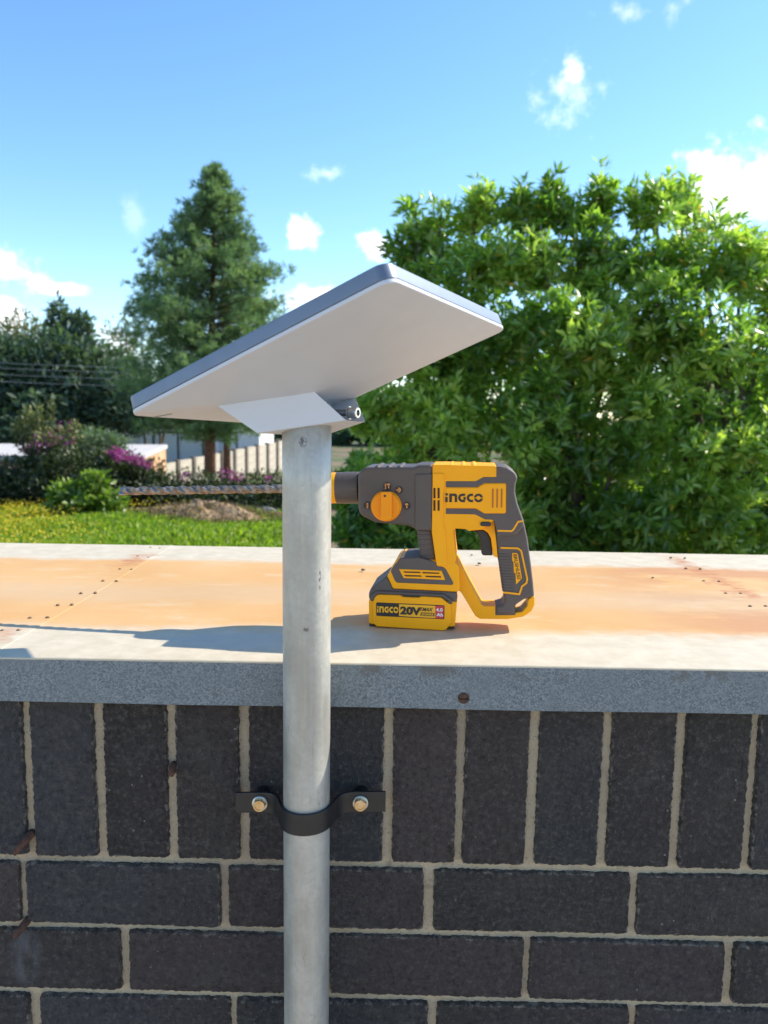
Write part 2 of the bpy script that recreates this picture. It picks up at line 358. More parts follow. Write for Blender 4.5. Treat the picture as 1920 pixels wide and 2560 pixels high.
# ---- metal coping
def zinc(name, stained):
    g = G(name); P = g.pos(); s = g.sepxyz(P)
    sp = g.vor(P, 620).outputs['Color']; a = g.noise(P, 35, 6, .6); fl = g.noise(P, 5, 4)
    spc = g.n.new('ShaderNodeSeparateColor'); g.l.new(sp, spc.inputs[0])
    base = g.mix(g.math('MULTIPLY', spc.outputs[0], .7), (.085, .11, .13), (.28, .325, .355))
    base = g.mix(g.math('MULTIPLY', g.rng(a, .35, .7), .5), base, (.18, .203, .213))
    if stained:
        base = g.mix(g.rng(a, .3, .75), (.50, .425, .30), (.60, .515, .38))
        w = g.noise(P, 3.2, 5, .55, (.6, 1, 1)); wy = g.math('ADD', s[1], g.math('MULTIPLY', g.math('SUBTRACT', w, .5), .07))
        wy = g.math('ADD', wy, g.math('MULTIPLY', g.math('SUBTRACT', g.noise(P, 38, 6, .7, (.5, 1, 1)), .5), .075)); band = g.math('MULTIPLY', g.rng(wy, .085, .145), g.rng(wy, .515, .56, 1, 0))
        rb_ = g.noise(P, 60, 6, .65, (.35, 1, 1)); tone = g.mix(g.rng(fl, .3, .7), (.56, .285, .075), (.62, .35, .125))
        blot = g.noise(P, 16, 6, .68, (.4, 1, 1)); tone = g.mix(g.math('MULTIPLY', g.rng(blot, .52, .66), .5), tone, (.60, .45, .27)); tone = g.mix(g.rng(rb_, .45, .8), tone, (.56, .32, .11))
        # heavier rust right of the right-hand seam and a greyish worn streak in the middle
        rr = g.math('MULTIPLY', g.rng(s[0], .34, .56), g.rng(g.noise(P, 9, 6, .66, (.45, 1, 1)), .40, .56))
        tone = g.mix(g.math('MULTIPLY', rr, .85), tone, (.46, .19, .055))
        mid = g.math('MULTIPLY', g.rng(wy, .2, .28), g.rng(wy, .30, .40, 1, 0))
        tone = g.mix(g.math('MULTIPLY', mid, .45), tone, (.50, .365, .22))
        base = g.mix(g.math('MULTIPLY', band, .93), base, tone)
        # rust run along the seams
        for (sx_, y0, y1, k_) in ((-.3896, .47, .60, .9), (-.385, .02, .10, .6), (.6203, .30, .66, 1.0)):
            d = g.math('ABSOLUTE', g.math('SUBTRACT', g.math('ADD', s[0], g.math('MULTIPLY', g.math('SUBTRACT', a, .5), .09)), sx_))
            mk = g.math('MULTIPLY', g.rng(d, .0, .034, 1, 0), g.math('MULTIPLY', g.rng(s[1], y0, y0+.03), g.rng(s[1], y1-.03, y1+.03, 1, 0)))
            base = g.mix(g.math('MULTIPLY', g.math('MULTIPLY', mk, g.rng(rb_, .35, .6)), k_), base, (.42, .16, .05))
        gp = atZ(560, 1385, 0)                     # rough grey patch on the front strip
        dx = g.math('MULTIPLY', g.math('SUBTRACT', s[0], gp.x), 1/.12); dy = g.math('MULTIPLY', g.math('SUBTRACT', s[1], gp.y), 1/.035)
        rr2 = g.math('ADD', g.math('ADD', g.math('MULTIPLY', dx, dx), g.math('MULTIPLY', dy, dy)), g.math('MULTIPLY', g.math('SUBTRACT', a, .5), 1.8))
        base = g.mix(g.rng(rr2, .6, 1.0, .5, 0), base, (.46, .44, .40))
        # small flecks
        ch = g.vor(P, 45); fk = g.math('MULTIPLY', g.rng(ch.outputs['Distance'], .04, .08, 1, 0), g.rng(g.noise(P, 11, 2), .56, .62))
        base = g.mix(g.math('MULTIPLY', fk, .5), base, (.25, .2, .16))
        g.set('Metallic', 0.0); g.set('Roughness', .62)
    else:
        pits = g.math('MULTIPLY', g.rng(g.vor(P, 330).outputs['Distance'], .12, .25, 1, 0), g.rng(g.noise(P, 22, 4), .44, .58))
        base = g.mix(g.math('MULTIPLY', pits, .8), base, (.05, .05, .05))
        spk = g.rng(g.vor(P, 420).outputs['Distance'], .08, .2, 1, 0); base = g.mix(g.math('MULTIPLY', g.math('MULTIPLY', spk, g.rng(g.noise(P, 40, 3), .5, .6)), .7), base, (.55, .58, .60))
        top = g.math('MULTIPLY', g.rng(s[2], -.018, -.006), g.rng(g.noise(P, 26, 5, .6, (1, 1, .6)), .54, .62))
        base = g.mix(g.math('MULTIPLY', g.math('MULTIPLY', top, g.rng(s[0], .0, .06)), .7), base, (.12, .11, .10))
        g.set('Metallic', .35); g.set('Roughness', g.rng(a, .3, .7, .42, .62, False))
    g.set('Base Color', base)
    g.bump(g.math('ADD', a, g.math('MULTIPLY', g.noise(P, 700, 3), .5)), .35, .0012); return g.mt
M_cap, M_lip = zinc('galvanised_stained', True), zinc('galvanised_spangle', False)
M_rust = mat('rust_dark', (.055, .028, .018), .85, 0, col2=(.13, .055, .03), nscale=250, bump=.8, bscale=500, bdist=.001)
M_rivet = mat('rivet_dull', (.14, .085, .045), .7, .1, col2=(.26, .17, .09), nscale=300)
cop = empty('metal_coping', (0, .34, 0), 'wide galvanised coping sheet stained orange along its middle', 'coping')
XL, XR = -.3896, .6203
YF = -.012
def cap_sheet(x0, x1, lift):
    """one folded sheet: top with small waves, rounded front and back folds and hanging lips"""
    xs_ = [x0, x0+.0007]+[x0+(x1-x0)*i/38 for i in range(1, 38)]+[x1-.0007, x1]; n = len(xs_)-1
    prof = [(YF+.001, -.0005)]
    prof = [(YF, -.0022), (YF+.0004, -.0011), (YF+.0012, -.0003), (YF+.0030, 0)] + [(YF+.003+(YB-.012-YF-.003)*t, 0) for t in np.linspace(.04, 1, 22)] + [(YB-.004, -.0008), (YB, -.005), (YB, -.05)]
    V = []; F = []
    for x in xs_:
        for (y, z) in prof:
            w = math.sin(math.pi*min(1, max(0, (y-YF)/(YB-YF))))
            V.append((x, y, z+lift+w*.0012*math.sin(x*9+y*7)))
    m_ = len(prof)
    for i in range(n):
        for j in range(m_-1): F.append((i*m_+j, (i+1)*m_+j, (i+1)*m_+j+1, i*m_+j+1))
    o = mesh_obj('sheet', V, F, M_cap, cop, smooth=True)
    sd = o.modifiers.new('t', 'SOLIDIFY'); sd.thickness = .0011; sd.offset = -1
    # front lip, its own finish
    V = []; F = []; lp = [(YF, -.0022), (YF, -.0500), (YF+.0012, -.0508), (YF+.004, -.0510)]
    for x in xs_:
        for (y, z) in lp: V.append((x, y, z+lift+(.0004*math.sin(x*17+1) if z < -.01 else 0)))
    m_ = len(lp)
    for i in range(n):
        for j in range(m_-1): F.append((i*m_+j, i*m_+j+1, (i+1)*m_+j+1, (i+1)*m_+j))
    o2 = mesh_obj('front_lip', V, F, M_lip, cop)
    sd = o2.modifiers.new('t', 'SOLIDIFY'); sd.thickness = .0011; sd.offset = -1
cap_sheet(WX0, XL+.028, .0007); cap_sheet(XL-.026, XR+.006, .0004); cap_sheet(XR-.03, WX1, 0)
def dome(name, c, r, h, material, parent, axis=Vector((0, 0, 1))):
    V, F = revolve(Vector(c), axis, [(-.001, r), (0, r), (h*.5, r*.82), (h, r*.35)], 10)
    return mesh_obj(name, V, F, material, parent, smooth=True)
S7 = lambda x, y: ((x*960/1659)/K, (1340+y*960/1659)/K)
S8 = lambda x, y: ((960+x*960/1659)/K, (1340+y*960/1659)/K)
for (x, y) in [(650, 45), (690, 48), (595, 82), (640, 88), (518, 137), (568, 139), (445, 187), (503, 188), (350, 240), (412, 238), (250, 291), (311, 289), (130, 346), (205, 344), (10, 400), (80, 399)]:
    q = atZ(*S7(x, y), .003); dome('rivet', (q.x, q.y, .0010), .0026, .0012, M_rivet, cop)
for (x, y) in [(1240, 88), (1300, 90), (1305, 134), (1367, 136), (1382, 188), (1448, 190), (1477, 241), (1542, 242), (1583, 296), (1650, 296)]:
    q = atZ(*S8(x, y), .004); dome('rivet', (q.x, q.y, .0020), .0026, .0012, M_rivet, cop)
# slotted screw in the lip
q = atY(1159/K, 1745/K, YF)
V, F = revolve(Vector((q.x, YF+.002, q.z)), Vector((0, -1, 0)), [(0, .0062), (.003, .0062), (.0042, .0052), (.0048, .003)], 20)
o = mesh_obj('screw', V, F, M_rust, cop, smooth=True)
v, f = box_geo((q.x, YF-.0029, q.z), (.0098, .0012, .0011)); o2 = mesh_obj('slot', v, f, mat('slot_black', (.01, .009, .008), .9), o); o2.rotation_euler = (0, -.12, 0)
o2.location = (0, 0, 0)
o2.rotation_euler = (0, 0, 0)

# ================================================================== POLE AND CLAMP
PXC, PYC, PR = -.0115, -.0452, .0246
g = G('galvanised_pipe'); P = g.pos()
st = g.noise(P, 60, 5, .6, (1, 1, .05)); cl = g.noise(P, 18, 5, .6, (1, 1, .45)); fn = g.noise(P, 260, 4)
base = g.mix(g.rng(cl, .35, .65), (.36, .345, .30), (.52, .50, .44)); base = g.mix(g.math('MULTIPLY', g.rng(st, .5, .75), .45), base, (.62, .58, .48))
base = g.mix(g.math('MULTIPLY', g.rng(g.noise(P, 34, 5, .65, (1, 1, .35)), .66, .72), .7), base, (.20, .18, .16))
sp = g.vor(P, 90); base = g.mix(g.math('MULTIPLY', g.math('MULTIPLY', g.rng(sp.outputs['Distance'], .06, .13, 1, 0), g.rng(g.noise(P, 8, 2), .55, .65)), .7), base, (.12, .11, .10))
for (x, y, rx, rz) in ((654, 955, .005, .006), (690, 1255, .0012, .012), (661, 1360, .003, .004)):
    c0 = atY(x, y, PYC-PR); s = g.sepxyz(P)
    dx = g.math('MULTIPLY', g.math('SUBTRACT', s[0], c0.x), 1/rx); dz = g.math('MULTIPLY', g.math('SUBTRACT', s[2], c0.z), 1/rz)
    r2 = g.math('ADD', g.math('MULTIPLY', dx, dx), g.math('MULTIPLY', dz, dz))
    base = g.mix(g.math('MULTIPLY', g.rng(r2, .2, 1.2, 1, 0), g.rng(g.noise(P, 330, 4), .42, .58)), base, (.13, .11, .12))
vs_ = g.vor(P, 240).outputs['Color']; vc = g.n.new('ShaderNodeSeparateColor'); g.l.new(vs_, vc.inputs[0]); base = g.mix(g.math('MULTIPLY', vc.outputs[0], .30), base, (.30, .295, .27))
scr = g.noise(P, 900, 3, .5, (1, 1, .02)); base = g.mix(g.math('MULTIPLY', g.rng(scr, .62, .70), .35), base, (.24, .23, .21))
g.set('Base Color', base); g.set('Metallic', .35); g.set('Roughness', g.rng(cl, .3, .7, .36, .55, False)); g.bump(g.math('ADD', fn, g.math('MULTIPLY', st, 2.0)), .22, .0008)
M_pipe = g.mt
seg = 64; zs = list(np.linspace(GZ+.05, .262, 24)); V = []; F = []
for r_ in (PR, PR-.0028):
    for z in zs:
        for k in range(seg):
            a = 2*math.pi*k/seg
            ra = r_ + (.0005*math.exp(-((a-4.45)/.035)**2) if r_ == PR else 0)      # weld seam
            V.append((PXC+ra*math.cos(a), PYC+ra*math.sin(a), z))
nz_ = len(zs)
for s_ in range(2):
    for i in range(nz_-1):
        for k in range(seg):
            a = (s_*nz_+i)*seg+k; b = (s_*nz_+i)*seg+(k+1) % seg
            F.append((a, b, b+seg, a+seg) if s_ == 0 else (a, a+seg, b+seg, b))
for i in (0, nz_-1):
    for k in range(seg):
        a = i*seg+k; b = i*seg+(k+1) % seg; F.append((a, b, b+nz_*seg, a+nz_*seg))
pole = mesh_obj('steel_pole', V, F, M_pipe, smooth=False); fix_normals(pole)
for p in pole.data.polygons: p.use_smooth = abs(p.normal.z) < .5
tag(pole, 'round galvanised steel pole standing in front of the brick wall', 'pole')

M_black = mat('black_paint', (.012, .012, .013), .42, 0, noise=.25, nscale=60, bump=.15, bscale=300)
M_zincbolt = mat('yellow_zinc', (.55, .36, .15), .32, .9, col2=(.62, .52, .36), nscale=150)
M_washer = mat('bright_zinc', (.55, .55, .50), .35, .9, noise=.2, nscale=150)
YW = -.024
cl_l, cl_r = atY(509, 1733, YW), atY(833, 1731, YW); zc = (cl_l.z+cl_r.z)/2 ; hh = .0117
clamp = empty('pipe_clamp', (PXC, -.03, zc), 'black steel saddle clamp holding the pole to the bricks', 'clamp')
R1 = PR+.0006; th = .0032
path = []
def arc(cx, cy, r, a0, a1, n): return [(cx+r*math.cos(a0+(a1-a0)*i/n), cy+r*math.sin(a0+(a1-a0)*i/n)) for i in range(n+1)]
rb_ = .016; Rm_ = R1+th/2
# left half path: wing, reverse bend, then the saddle round the front of the pole
bx = PXC-Rm_-.009
half = [(cl_l.x, YW), (bx-.016, YW)]
p0, p1, p2, p3 = (bx-.016, YW), (PXC-Rm_-.002, YW), (PXC-Rm_-.004, PYC+.002), (PXC-Rm_*math.cos(.30), PYC-Rm_*math.sin(.30))
for i in range(1, 15):
    t = i/14; half.append(tuple((1-t)**3*a+3*(1-t)**2*t*b+3*(1-t)*t*t*c+t**3*d for a, b, c, d in zip(p0, p1, p2, p3)))
front = arc(PXC, PYC, Rm_, math.pi+.30, 2*math.pi-.30, 22)[1:-1]
mir = [(2*PXC-x, y) for x, y in half][::-1]; mir[-1] = (cl_r.x, YW)
path = half+front+mir
V = []; F = []
for i, (x, y) in enumerate(path):
    a = Vector(path[max(0, i-1)]); b = Vector(path[min(len(path)-1, i+1)]); t = (b-a).normalized(); nn = Vector((t.y, -t.x))
    zz = zc+(cl_r.z-cl_l.z)*(x-PXC)/(cl_r.x-cl_l.x)
    for (s_, dz) in ((1, -hh), (1, hh), (-1, hh), (-1, -hh)):
        V.append((x+nn.x*s_*th/2, y+nn.y*s_*th/2, zz+dz))
for i in range(len(path)-1):
    for k in range(4):
        a = i*4+k; b = i*4+(k+1) % 4; F.append((a, a+4, b+4, b))
F += [(0, 1, 2, 3), tuple(reversed([len(V)-4+k for k in range(4)]))]
strap = fix_normals(mesh_obj('strap', V, F, M_black, clamp, smooth=True)); bevel(strap, .0007, 2, 40)
for (bxp, byp) in ((560, 1740), (778, 1739)):
    q = atY(bxp, byp, YW-.006); c0 = Vector((q.x, YW-th/2, q.z))
    V, F = revolve(Vector((q.x, 0.001, q.z)), Vector((0, -1, 0)), [(0, .0085), (-YW-th/2-.0005, .0085)], 20)
    mesh_obj('spacer', V, F, M_black, clamp, smooth=False)
    V, F = revolve(c0, Vector((0, -1, 0)), [(0, .0086), (.0012, .0086), (.0016, .0080)], 24)
    wsh = mesh_obj('bolt', V, F, M_washer, clamp)
    tw = rnd.uniform(0, .8); V = []; F = []
    for (s_, r_) in ((.0015, .0073), (.0052, .0073), (.0066, .0062), (.0066, .0045), (.0060, .0042)):
        for k in range(6 if False else 24):
            a = 2*math.pi*k/24+tw; w_ = .0073*math.cos(math.pi/6)/math.cos((a-tw) % (math.pi/3)-math.pi/6)
            rr = min(r_, w_) if s_ > .0055 else w_
            V.append(c0+Vector((rr*math.cos(a), -s_, rr*math.sin(a))))
    for i in range(4):
        for k in range(24): F.append((i*24+k, i*24+(k+1) % 24, (i+1)*24+(k+1) % 24, (i+1)*24+k))
    F.append(tuple(range(96, 120)))
    fix_normals(mesh_obj('hex_head', V, F, M_zincbolt, wsh))

# rusty nail stubs left in the joints
def nail(x, y, ln, dirn, label, r_=.0042):
    p = atY(x, y, 0); d = Vector(dirn).normalized()
    V, F = tube_geo([p+Vector((0, .012, 0)), p+Vector((0, -.002, 0)), p+d*ln*.6, p+d*ln], [r_, r_*1.1, r_, r_*.55], 9)
    o = mesh_obj('rusty_nail', V, F, M_rust, smooth=True); tag(o, label, 'nail', 'rusty nails in the brick joints')
nail(374, 1655, .013, (.1, -.8, -.35), 'rusty nail stub in the upright joint left of the clamp, highest of three')
nail(67, 1802, .026, (-.45, -.7, -.55), 'bent rusty nail low in the leftmost upright joint, longest of three')
nail(58, 1990, .020, (-.35, -.8, -.45), 'rusty nail stub in a bed joint above a white lime stain')

# ================================================================== SATELLITE DISH
DC = Vector((0.00839, -0.03308, 0.31053))
DR = Matrix(((.83219, .46906, -.29571), (-.42423, .88201, .20517), (.35706, -.04529, .93298)))
dish = bpy.data.objects.new('satellite_dish', None); dish.matrix_world = Matrix.Translation(DC) @ DR.to_4x4(); link(dish)
tag(dish, 'small flat white satellite dish tilted on top of the pole', 'satellite dish')
M_white = mat('white_shell', (.55, .565, .605), .5, 0, noise=.02, nscale=30, bump=.08, bscale=1200, bdist=.0004)
M_frame = mat('grey_frame', (.15, .18, .235), .42, .4, noise=.05, nscale=40, bump=.05, bscale=900, bdist=.0003)
M_face = mat('dish_face', (.80, .80, .80), .35)
M_steel = mat('stainless', (.62, .61, .59), .25, 1.0, noise=.1, nscale=200)
M_thread = mat('thread_steel', (.16, .16, .17), .45, .8)
def local_obj(name, V, F, material, parent, smooth=False):
    me = bpy.data.meshes.new(name); me.from_pydata([tuple(v) for v in V], [], F); me.update(); me.materials.append(material)
    if smooth: me.shade_smooth()
    return link(bpy.data.objects.new(name, me), parent)
def rrect(a, b, r, n=16):
    pts = []
    for (sx_, sy_, a0) in ((1, 1, 0), (-1, 1, 90), (-1, -1, 180), (1, -1, 270)):
        for i in range(n+1):
            t = math.radians(a0+90*i/n); pts.append((sx_*(a-r)+r*math.cos(t), sy_*(b-r)+r*math.sin(t)))
    return pts
DA, DB = .1492, .1295
def ring_stack(levels, cap_top=None, cap_bot=None):
    V = []; F = []; n = None
    for (ins, r, z) in levels:
        pts = rrect(DA-ins, DB-ins, max(.002, r-ins)); n = len(pts); V += [(x, y, z) for x, y in pts]
    for i in range(len(levels)-1):
        for k in range(n): F.append((i*n+k, i*n+(k+1) % n, (i+1)*n+(k+1) % n, (i+1)*n+k))
    if cap_bot: F.append(tuple(range(n-1, -1, -1)))
    if cap_top: F.append(tuple(range((len(levels)-1)*n, len(levels)*n)))
    return V, F, n
# back shell: rim of the white half, then hipped facets rising to a short ridge
RC = .0125
V, F, n = ring_stack([(.0006, RC, .0036), (.0000, RC, .0032), (.0000, RC, .0008), (.0004, RC, .0002), (.0010, RC, 0.0)])
base = 4*n; ring = list(range(base, base+n))
ridge = [(0, -.0375, -.0268), (0, .0375, -.0268)]; i0 = len(V); V += ridge
mids = {}
for k in range(n):
    a, b = ring[k], ring[(k+1) % n]
    def apex(i):
        x, y, z = V[i]
        if abs(y) > .0375 + abs(x)*(DB-.0375)/DA: return (i0+1 if y > 0 else i0,)
        return None
    xm = (V[a][0]+V[b][0])/2; ym = (V[a][1]+V[b][1])/2
    yn = abs(ym)-.0375; onside = yn/(DB-.0375) < abs(xm)/DA       # left or right facet
    if onside:
        ta = max(0, min(1, V[a][1]/DB*.5+.5)); tb = max(0, min(1, V[b][1]/DB*.5+.5))
        if ym > DB-RC*1.2: F.append((b, a, i0+1))
        elif ym < -DB+RC*1.2: F.append((b, a, i0))
        else: F.append((b, a, i0, i0+1) if xm < 0 and False else ((a, b, i0+1) if False else (b, a, i0 if xm > 0 else i0+1)))
        if -DB+RC*1.2 <= ym <= DB-RC*1.2:
            F[-1] = (b, a, i0, i0+1) if xm > 0 else (b, a, i0+1, i0)
    else: F.append((b, a, i0+1 if ym > 0 else i0))
shell = fix_normals(local_obj('back_shell', V, F, M_white, dish))
shell.data.shade_smooth(); shell.data.set_sharp_from_angle(angle=math.radians(8))
V, F, n = ring_stack([(.0014, RC, .0030), (.0014, RC, .0038), (.0004, RC, .0042), (.0002, RC, .0048), (.0008, RC, .0160), (.0011, RC, .0166), (.0022, RC, .0168)], cap_bot=True, cap_top=True)
fr = fix_normals(local_obj('rim_frame', V, F, M_frame, dish, True)); fr.modifiers.new('wn', 'WEIGHTED_NORMAL')
V, F, n = ring_stack([(.0042, RC, .0150), (.0042, RC, .0170), (.0052, RC, .0172)], cap_bot=True, cap_top=True)
fix_normals(local_obj('front_face', V, F, M_face, dish))
# thin moulding line near the left corner of the back
zf = lambda x: -.0268*(DA+x)/DA
V, F = tube_geo([(-.1475, -.098, zf(-.1475)-.0002), (-.128, -.094, zf(-.128)-.0002)], [.0006, .0004], 6)
local_obj('moulding_line', V, F, mat('grey_line', (.25, .22, .21), .6), dish)
# pipe adapter
P1, P2, P3, BL = (-.0843, -.0832, -.0096), (.0011, -.0385, -.0255), (.0174, -.0229, -.0603), (-.0594, -.0627, -.0477)
Q1, Q2, Q3, QL = (-.0843, .0700, -.0096), (.0011, .0385, -.0255), (.0174, .0135, -.0603), (-.0594, .0500, -.0477)
bm = bmesh.new(); vs = [bm.verts.new(v) for v in (P1, P2, P3, BL, Q1, Q2, Q3, QL)]
p1, p2, p3, bl, q1, q2, q3, ql = vs
fs = [bm.faces.new(x) for x in ((p1, p2, p3, bl), (q1, ql, q3, q2), (p1, bl, ql, q1), (bl, p3, q3, ql), (p1, q1, q2, p2))]
fr_ = bm.faces.new((p2, q2, q3, p3)); bmesh.ops.recalc_face_normals(bm, faces=bm.faces)
bmesh.ops.inset_region(bm, faces=[fr_], thickness=.0032, depth=0)
bmesh.ops.translate(bm, verts=list(fr_.verts), vec=Vector((-.030, 0, .004)))
me = bpy.data.meshes.new('pipe_adapter'); bm.to_mesh(me); bm.free(); me.materials.append(M_white)
adapter = link(bpy.data.objects.new('pipe_adapter', me), dish); bevel(adapter, .0011, 3, 20)
V, F = tube_geo([(-.020, .0, -.0385), (-.0100, 0.0, -.0415), (.0125, 0, -.0497)], [.0034]*3, 14); local_obj('bolt_shank', V, F, M_thread, adapter, True)
ax = Vector((.0225, 0, -.0082)).normalized(); b0 = Vector((.0105, 0, -.0490))
V, F = revolve(b0, ax, [(0, .0050), (.0004, .0056), (.0085, .0056), (.0092, .0050), (.0092, .0031), (.0045, .0029)], 24)
hd = local_obj('bolt_head', V, F, M_steel, adapter); fix_normals(hd)
V, F = revolve(b0, ax, [(-.0014, .0064), (0, .0064)], 20); local_obj('washer', V, F, M_steel, adapter)

# ================================================================== ROTARY HAMMER DRILL
dl, dr_ = atZ(800, 1358, 0), atZ(980, 1366, 0)
EU = (dr_-dl); EU.z = 0; EU.normalize(); EW = Vector((-EU.y, EU.x, 0)); EV = Vector((0, 0, 1))     # EW points away from the camera
FRONT = .0372
DO = dl + EW*FRONT                                                    # mid-plane origin on the coping
LIFT = .0028
Z1 = lambda x, y: ((820+x/3.0722)/K, (1150+y/3.0722)/K)
Z4 = lambda x, y: ((1060+x/5.53)/K, (1150+y/5.53)/K)
Z5 = lambda x, y: ((900+x/6.381)/K, (1380+y/6.381)/K)
def onw(pt, w, zz=Z1):
    p = atPlane(*zz(*pt), DO+EW*w, EW); return p
drill = empty('cordless_drill', DO+Vector((.05, 0, LIFT)), 'yellow and charcoal cordless rotary hammer drill standing on the coping', 'drill')
M_yel = mat('yellow_plastic', (.98, .40, .003), .42, 0, noise=.03, nscale=30, bump=.06, bscale=1500, bdist=.0003, spec=.28)
M_yel2 = mat('yellow_knob', (.95, .31, .003), .40, 0, noise=.03, nscale=30, spec=.28)
M_dark = mat('charcoal_rubber', (.105, .080, .070), .6, 0, noise=.06, nscale=40, bump=.15, bscale=1800, bdist=.0003)
M_dark2 = mat('charcoal_plastic', (.092, .071, .062), .5, 0, noise=.06, nscale=40, bump=.08, bscale=1500, bdist=.0003)
M_print = mat('print_black', (.020, .016, .015), .5)
M_slot = mat('slot_dark', (.05, .012, .006), .7)
M_red = mat('print_red', (.62, .035, .05), .45)
M_wprint = mat('print_white', (.82, .80, .78), .45)
M_yprint = mat('print_yellow', (.95, .45, .01), .45)
M_trig = mat('trigger_black', (.022, .021, .024), .45)
def dots():
    g = G('dimpled_rubber'); P = g.obj(); v = g.vor(P, 420); g.b.inputs['Base Color'].default_value = (.075, .068, .070, 1); g.set('Roughness', .5)
    g.bump(g.rng(v.outputs['Distance'], .1, .5), .8, .0012); return g.mt
M_dots = dots()
def ext(name, pts, w0, w1, material, parent=None, bev=0, seg=3, zz=Z1, clampz=True, taper=None):
    """closed outline traced on the plane w0, extruded through to w1 (both measured from the drill's mid-plane, negative is towards the camera)"""
    parent = parent or drill
    A = [onw(p, w0, zz) for p in pts]
    A = [Vector((p.x, p.y, max(p.z, -LIFT) + LIFT)) for p in A]
    B = [p+EW*(w1-w0) for p in A]
    n = len(A)
    tris = tessellate_polygon([[Vector(((p-DO).dot(EU), p.z, 0)) for p in A]])
    if bev:
        F = [tuple(range(n)), tuple(range(2*n-1, n-1, -1))]
    else:
        F = [tuple(t) for t in tris]+[tuple(n+i for i in reversed(t)) for t in tris]
    for i in range(n): F.append((i, n+i, n+(i+1) % n, (i+1) % n))
    o = fix_normals(mesh_obj(name, A+B, F, material, parent))
    if bev: bevel(o, bev, seg, 25)
    return o
def ribbon(pts, wd):
    L = []; R_ = []
    for i, p in enumerate(pts):
        a = Vector(pts[max(0, i-1)]); b = Vector(pts[min(len(pts)-1, i+1)]); p = Vector(p)
        if 0 < i < len(pts)-1:
            t1 = (p-a).normalized(); t2 = (b-p).normalized(); t = (t1+t2).normalized(); k = wd/2/max(.5, t.dot(t1))
        else: t = (b-a).normalized(); k = wd/2
        nn = Vector((-t.y, t.x)); L.append(tuple(p+nn*k)); R_.append(tuple(p-nn*k))
    return L+R_[::-1]
def circ(cx, cy, r, n=24, a0=0, a1=2*math.pi): return [(cx+r*math.cos(a0+(a1-a0)*i/n), cy+r*math.sin(a0+(a1-a0)*i/n)) for i in range(n)]
HB = .034
# gear housing and its details
gear = ext('gear_housing', [(226, 150), (238, 112), (262, 84), (300, 72), (655, 70), (692, 56), (806, 54), (800, 560), (672, 556), (628, 526), (360, 498), (246, 440), (229, 385)], -.0330, .0330, M_dark2, bev=.0100, seg=5)
ext('motor_collar', [(664, 128), (690, 122), (803, 120), (797, 562), (672, 560), (664, 500)], -.0345, .0345, M_dark2, bev=.0022)
for x in (352, 438, 524):
    ext('rib', [(x, 60), (x+48, 58), (x+48, 128), (x, 130)], -.0318, .0318, M_dark2, gear, bev=.0040)
ext('rib', [(300, 180), (660, 188), (660, 196), (300, 190)], -.0333, -.030, M_dark2, gear)
# selector knob
kc = onw((447, 370), -.0330); rk = 113/3.0722/FPX*(kc-CAM).dot(FWD); kz = Vector((kc.x, kc.y, kc.z+LIFT))
V, F = revolve(kz-EW*-.002, -EW, [(0, rk*1.05), (.0045, rk*1.05), (.0055, rk*.99), (.0085, rk*.965), (.0095, rk*.93)], 40)
knob = fix_normals(mesh_obj('selector_knob', V, F, M_yel2, drill)); bevel(knob, .0006, 2, 30)
ext('grip_bar', [(404, 272), (408, 262), (484, 262), (490, 275), (490, 466), (478, 478), (440, 482), (404, 474)], -.0480, -.0410, M_yel2, knob, bev=.0016)
ext('pointer_mark', circ(436, 294, 9, 14), -.0484, -.0475, M_print, knob)
ext('pointer_notch', [(410, 262), (414, 250), (478, 250), (484, 262)], -.0455, -.0410, M_print, knob)
M_ic = mat('icon_orange', (.75, .30, .08), .5)
def icon(cx, cy, shapes):
    b_ = ext('mode_mark', circ(cx, cy, 30, 22), -.0340, -.0325, M_print, gear)
    for s_ in shapes: ext('mode_symbol', [(cx+x, cy+y) for x, y in s_], -.0344, -.0339, M_ic, b_)
drillsym = lambda ox: [[(ox-6, -16+k*11), (ox+7, -20+k*11), (ox+7, -13+k*11), (ox-6, -9+k*11)] for k in range(4)]
hamsym = lambda ox: [[(ox-12, -18), (ox+8, -20), (ox+13, -14), (ox+12, -7), (ox-12, -7)], [(ox-3, -4), (ox+6, -4), (ox+6, 18), (ox-3, 18)]]
icon(455, 218, drillsym(-14)+hamsym(9)); icon(302, 366, drillsym(0)); icon(605, 370, hamsym(-2))
icon(545, 248, [ribbon([(-4+15*math.cos(a), 15*math.sin(a)) for a in np.linspace(-1.9, 1.9, 10)], 7), [(-22, -4), (8, -4), (8, 4), (-22, 4)]])
# chuck (turned parts on the drill axis)
ax0, ax1 = atPlane(301/K, 1232.4/K, DO, EW), atPlane(852/K, 1224.5/K, DO, EW); ax0.z += LIFT*.9; ax1.z += LIFT*.9
AX = (ax1-ax0).normalized()
def sax(zx):
    p = atPlane(*Z1(zx, 229), DO, EW); return (p-ax0).dot(AX)
pxm = (ax1-CAM).dot(FWD)/FPX/3.0722
def turned(name, prof, material, parent=None, seg=40):
    V, F = revolve(ax0, AX, [(sax(x), r*pxm) for x, r in prof], seg)
    o = fix_normals(mesh_obj(name, V, F, material, parent or drill, smooth=True)); bevel(o, .0005, 2, 35); return o
turned('nose', [(60, 112), (66, 119), (108, 122), (114, 119), (120, 122), (240, 122)], M_dark2)
turned('chuck_sleeve', [(-70, 84), (-60, 96), (-50, 112), (-20, 119), (70, 119), (88, 116), (92, 108)], M_yel)
turned('dust_cap', [(-125, 40), (-118, 62), (-90, 80), (-62, 90)], M_dark)
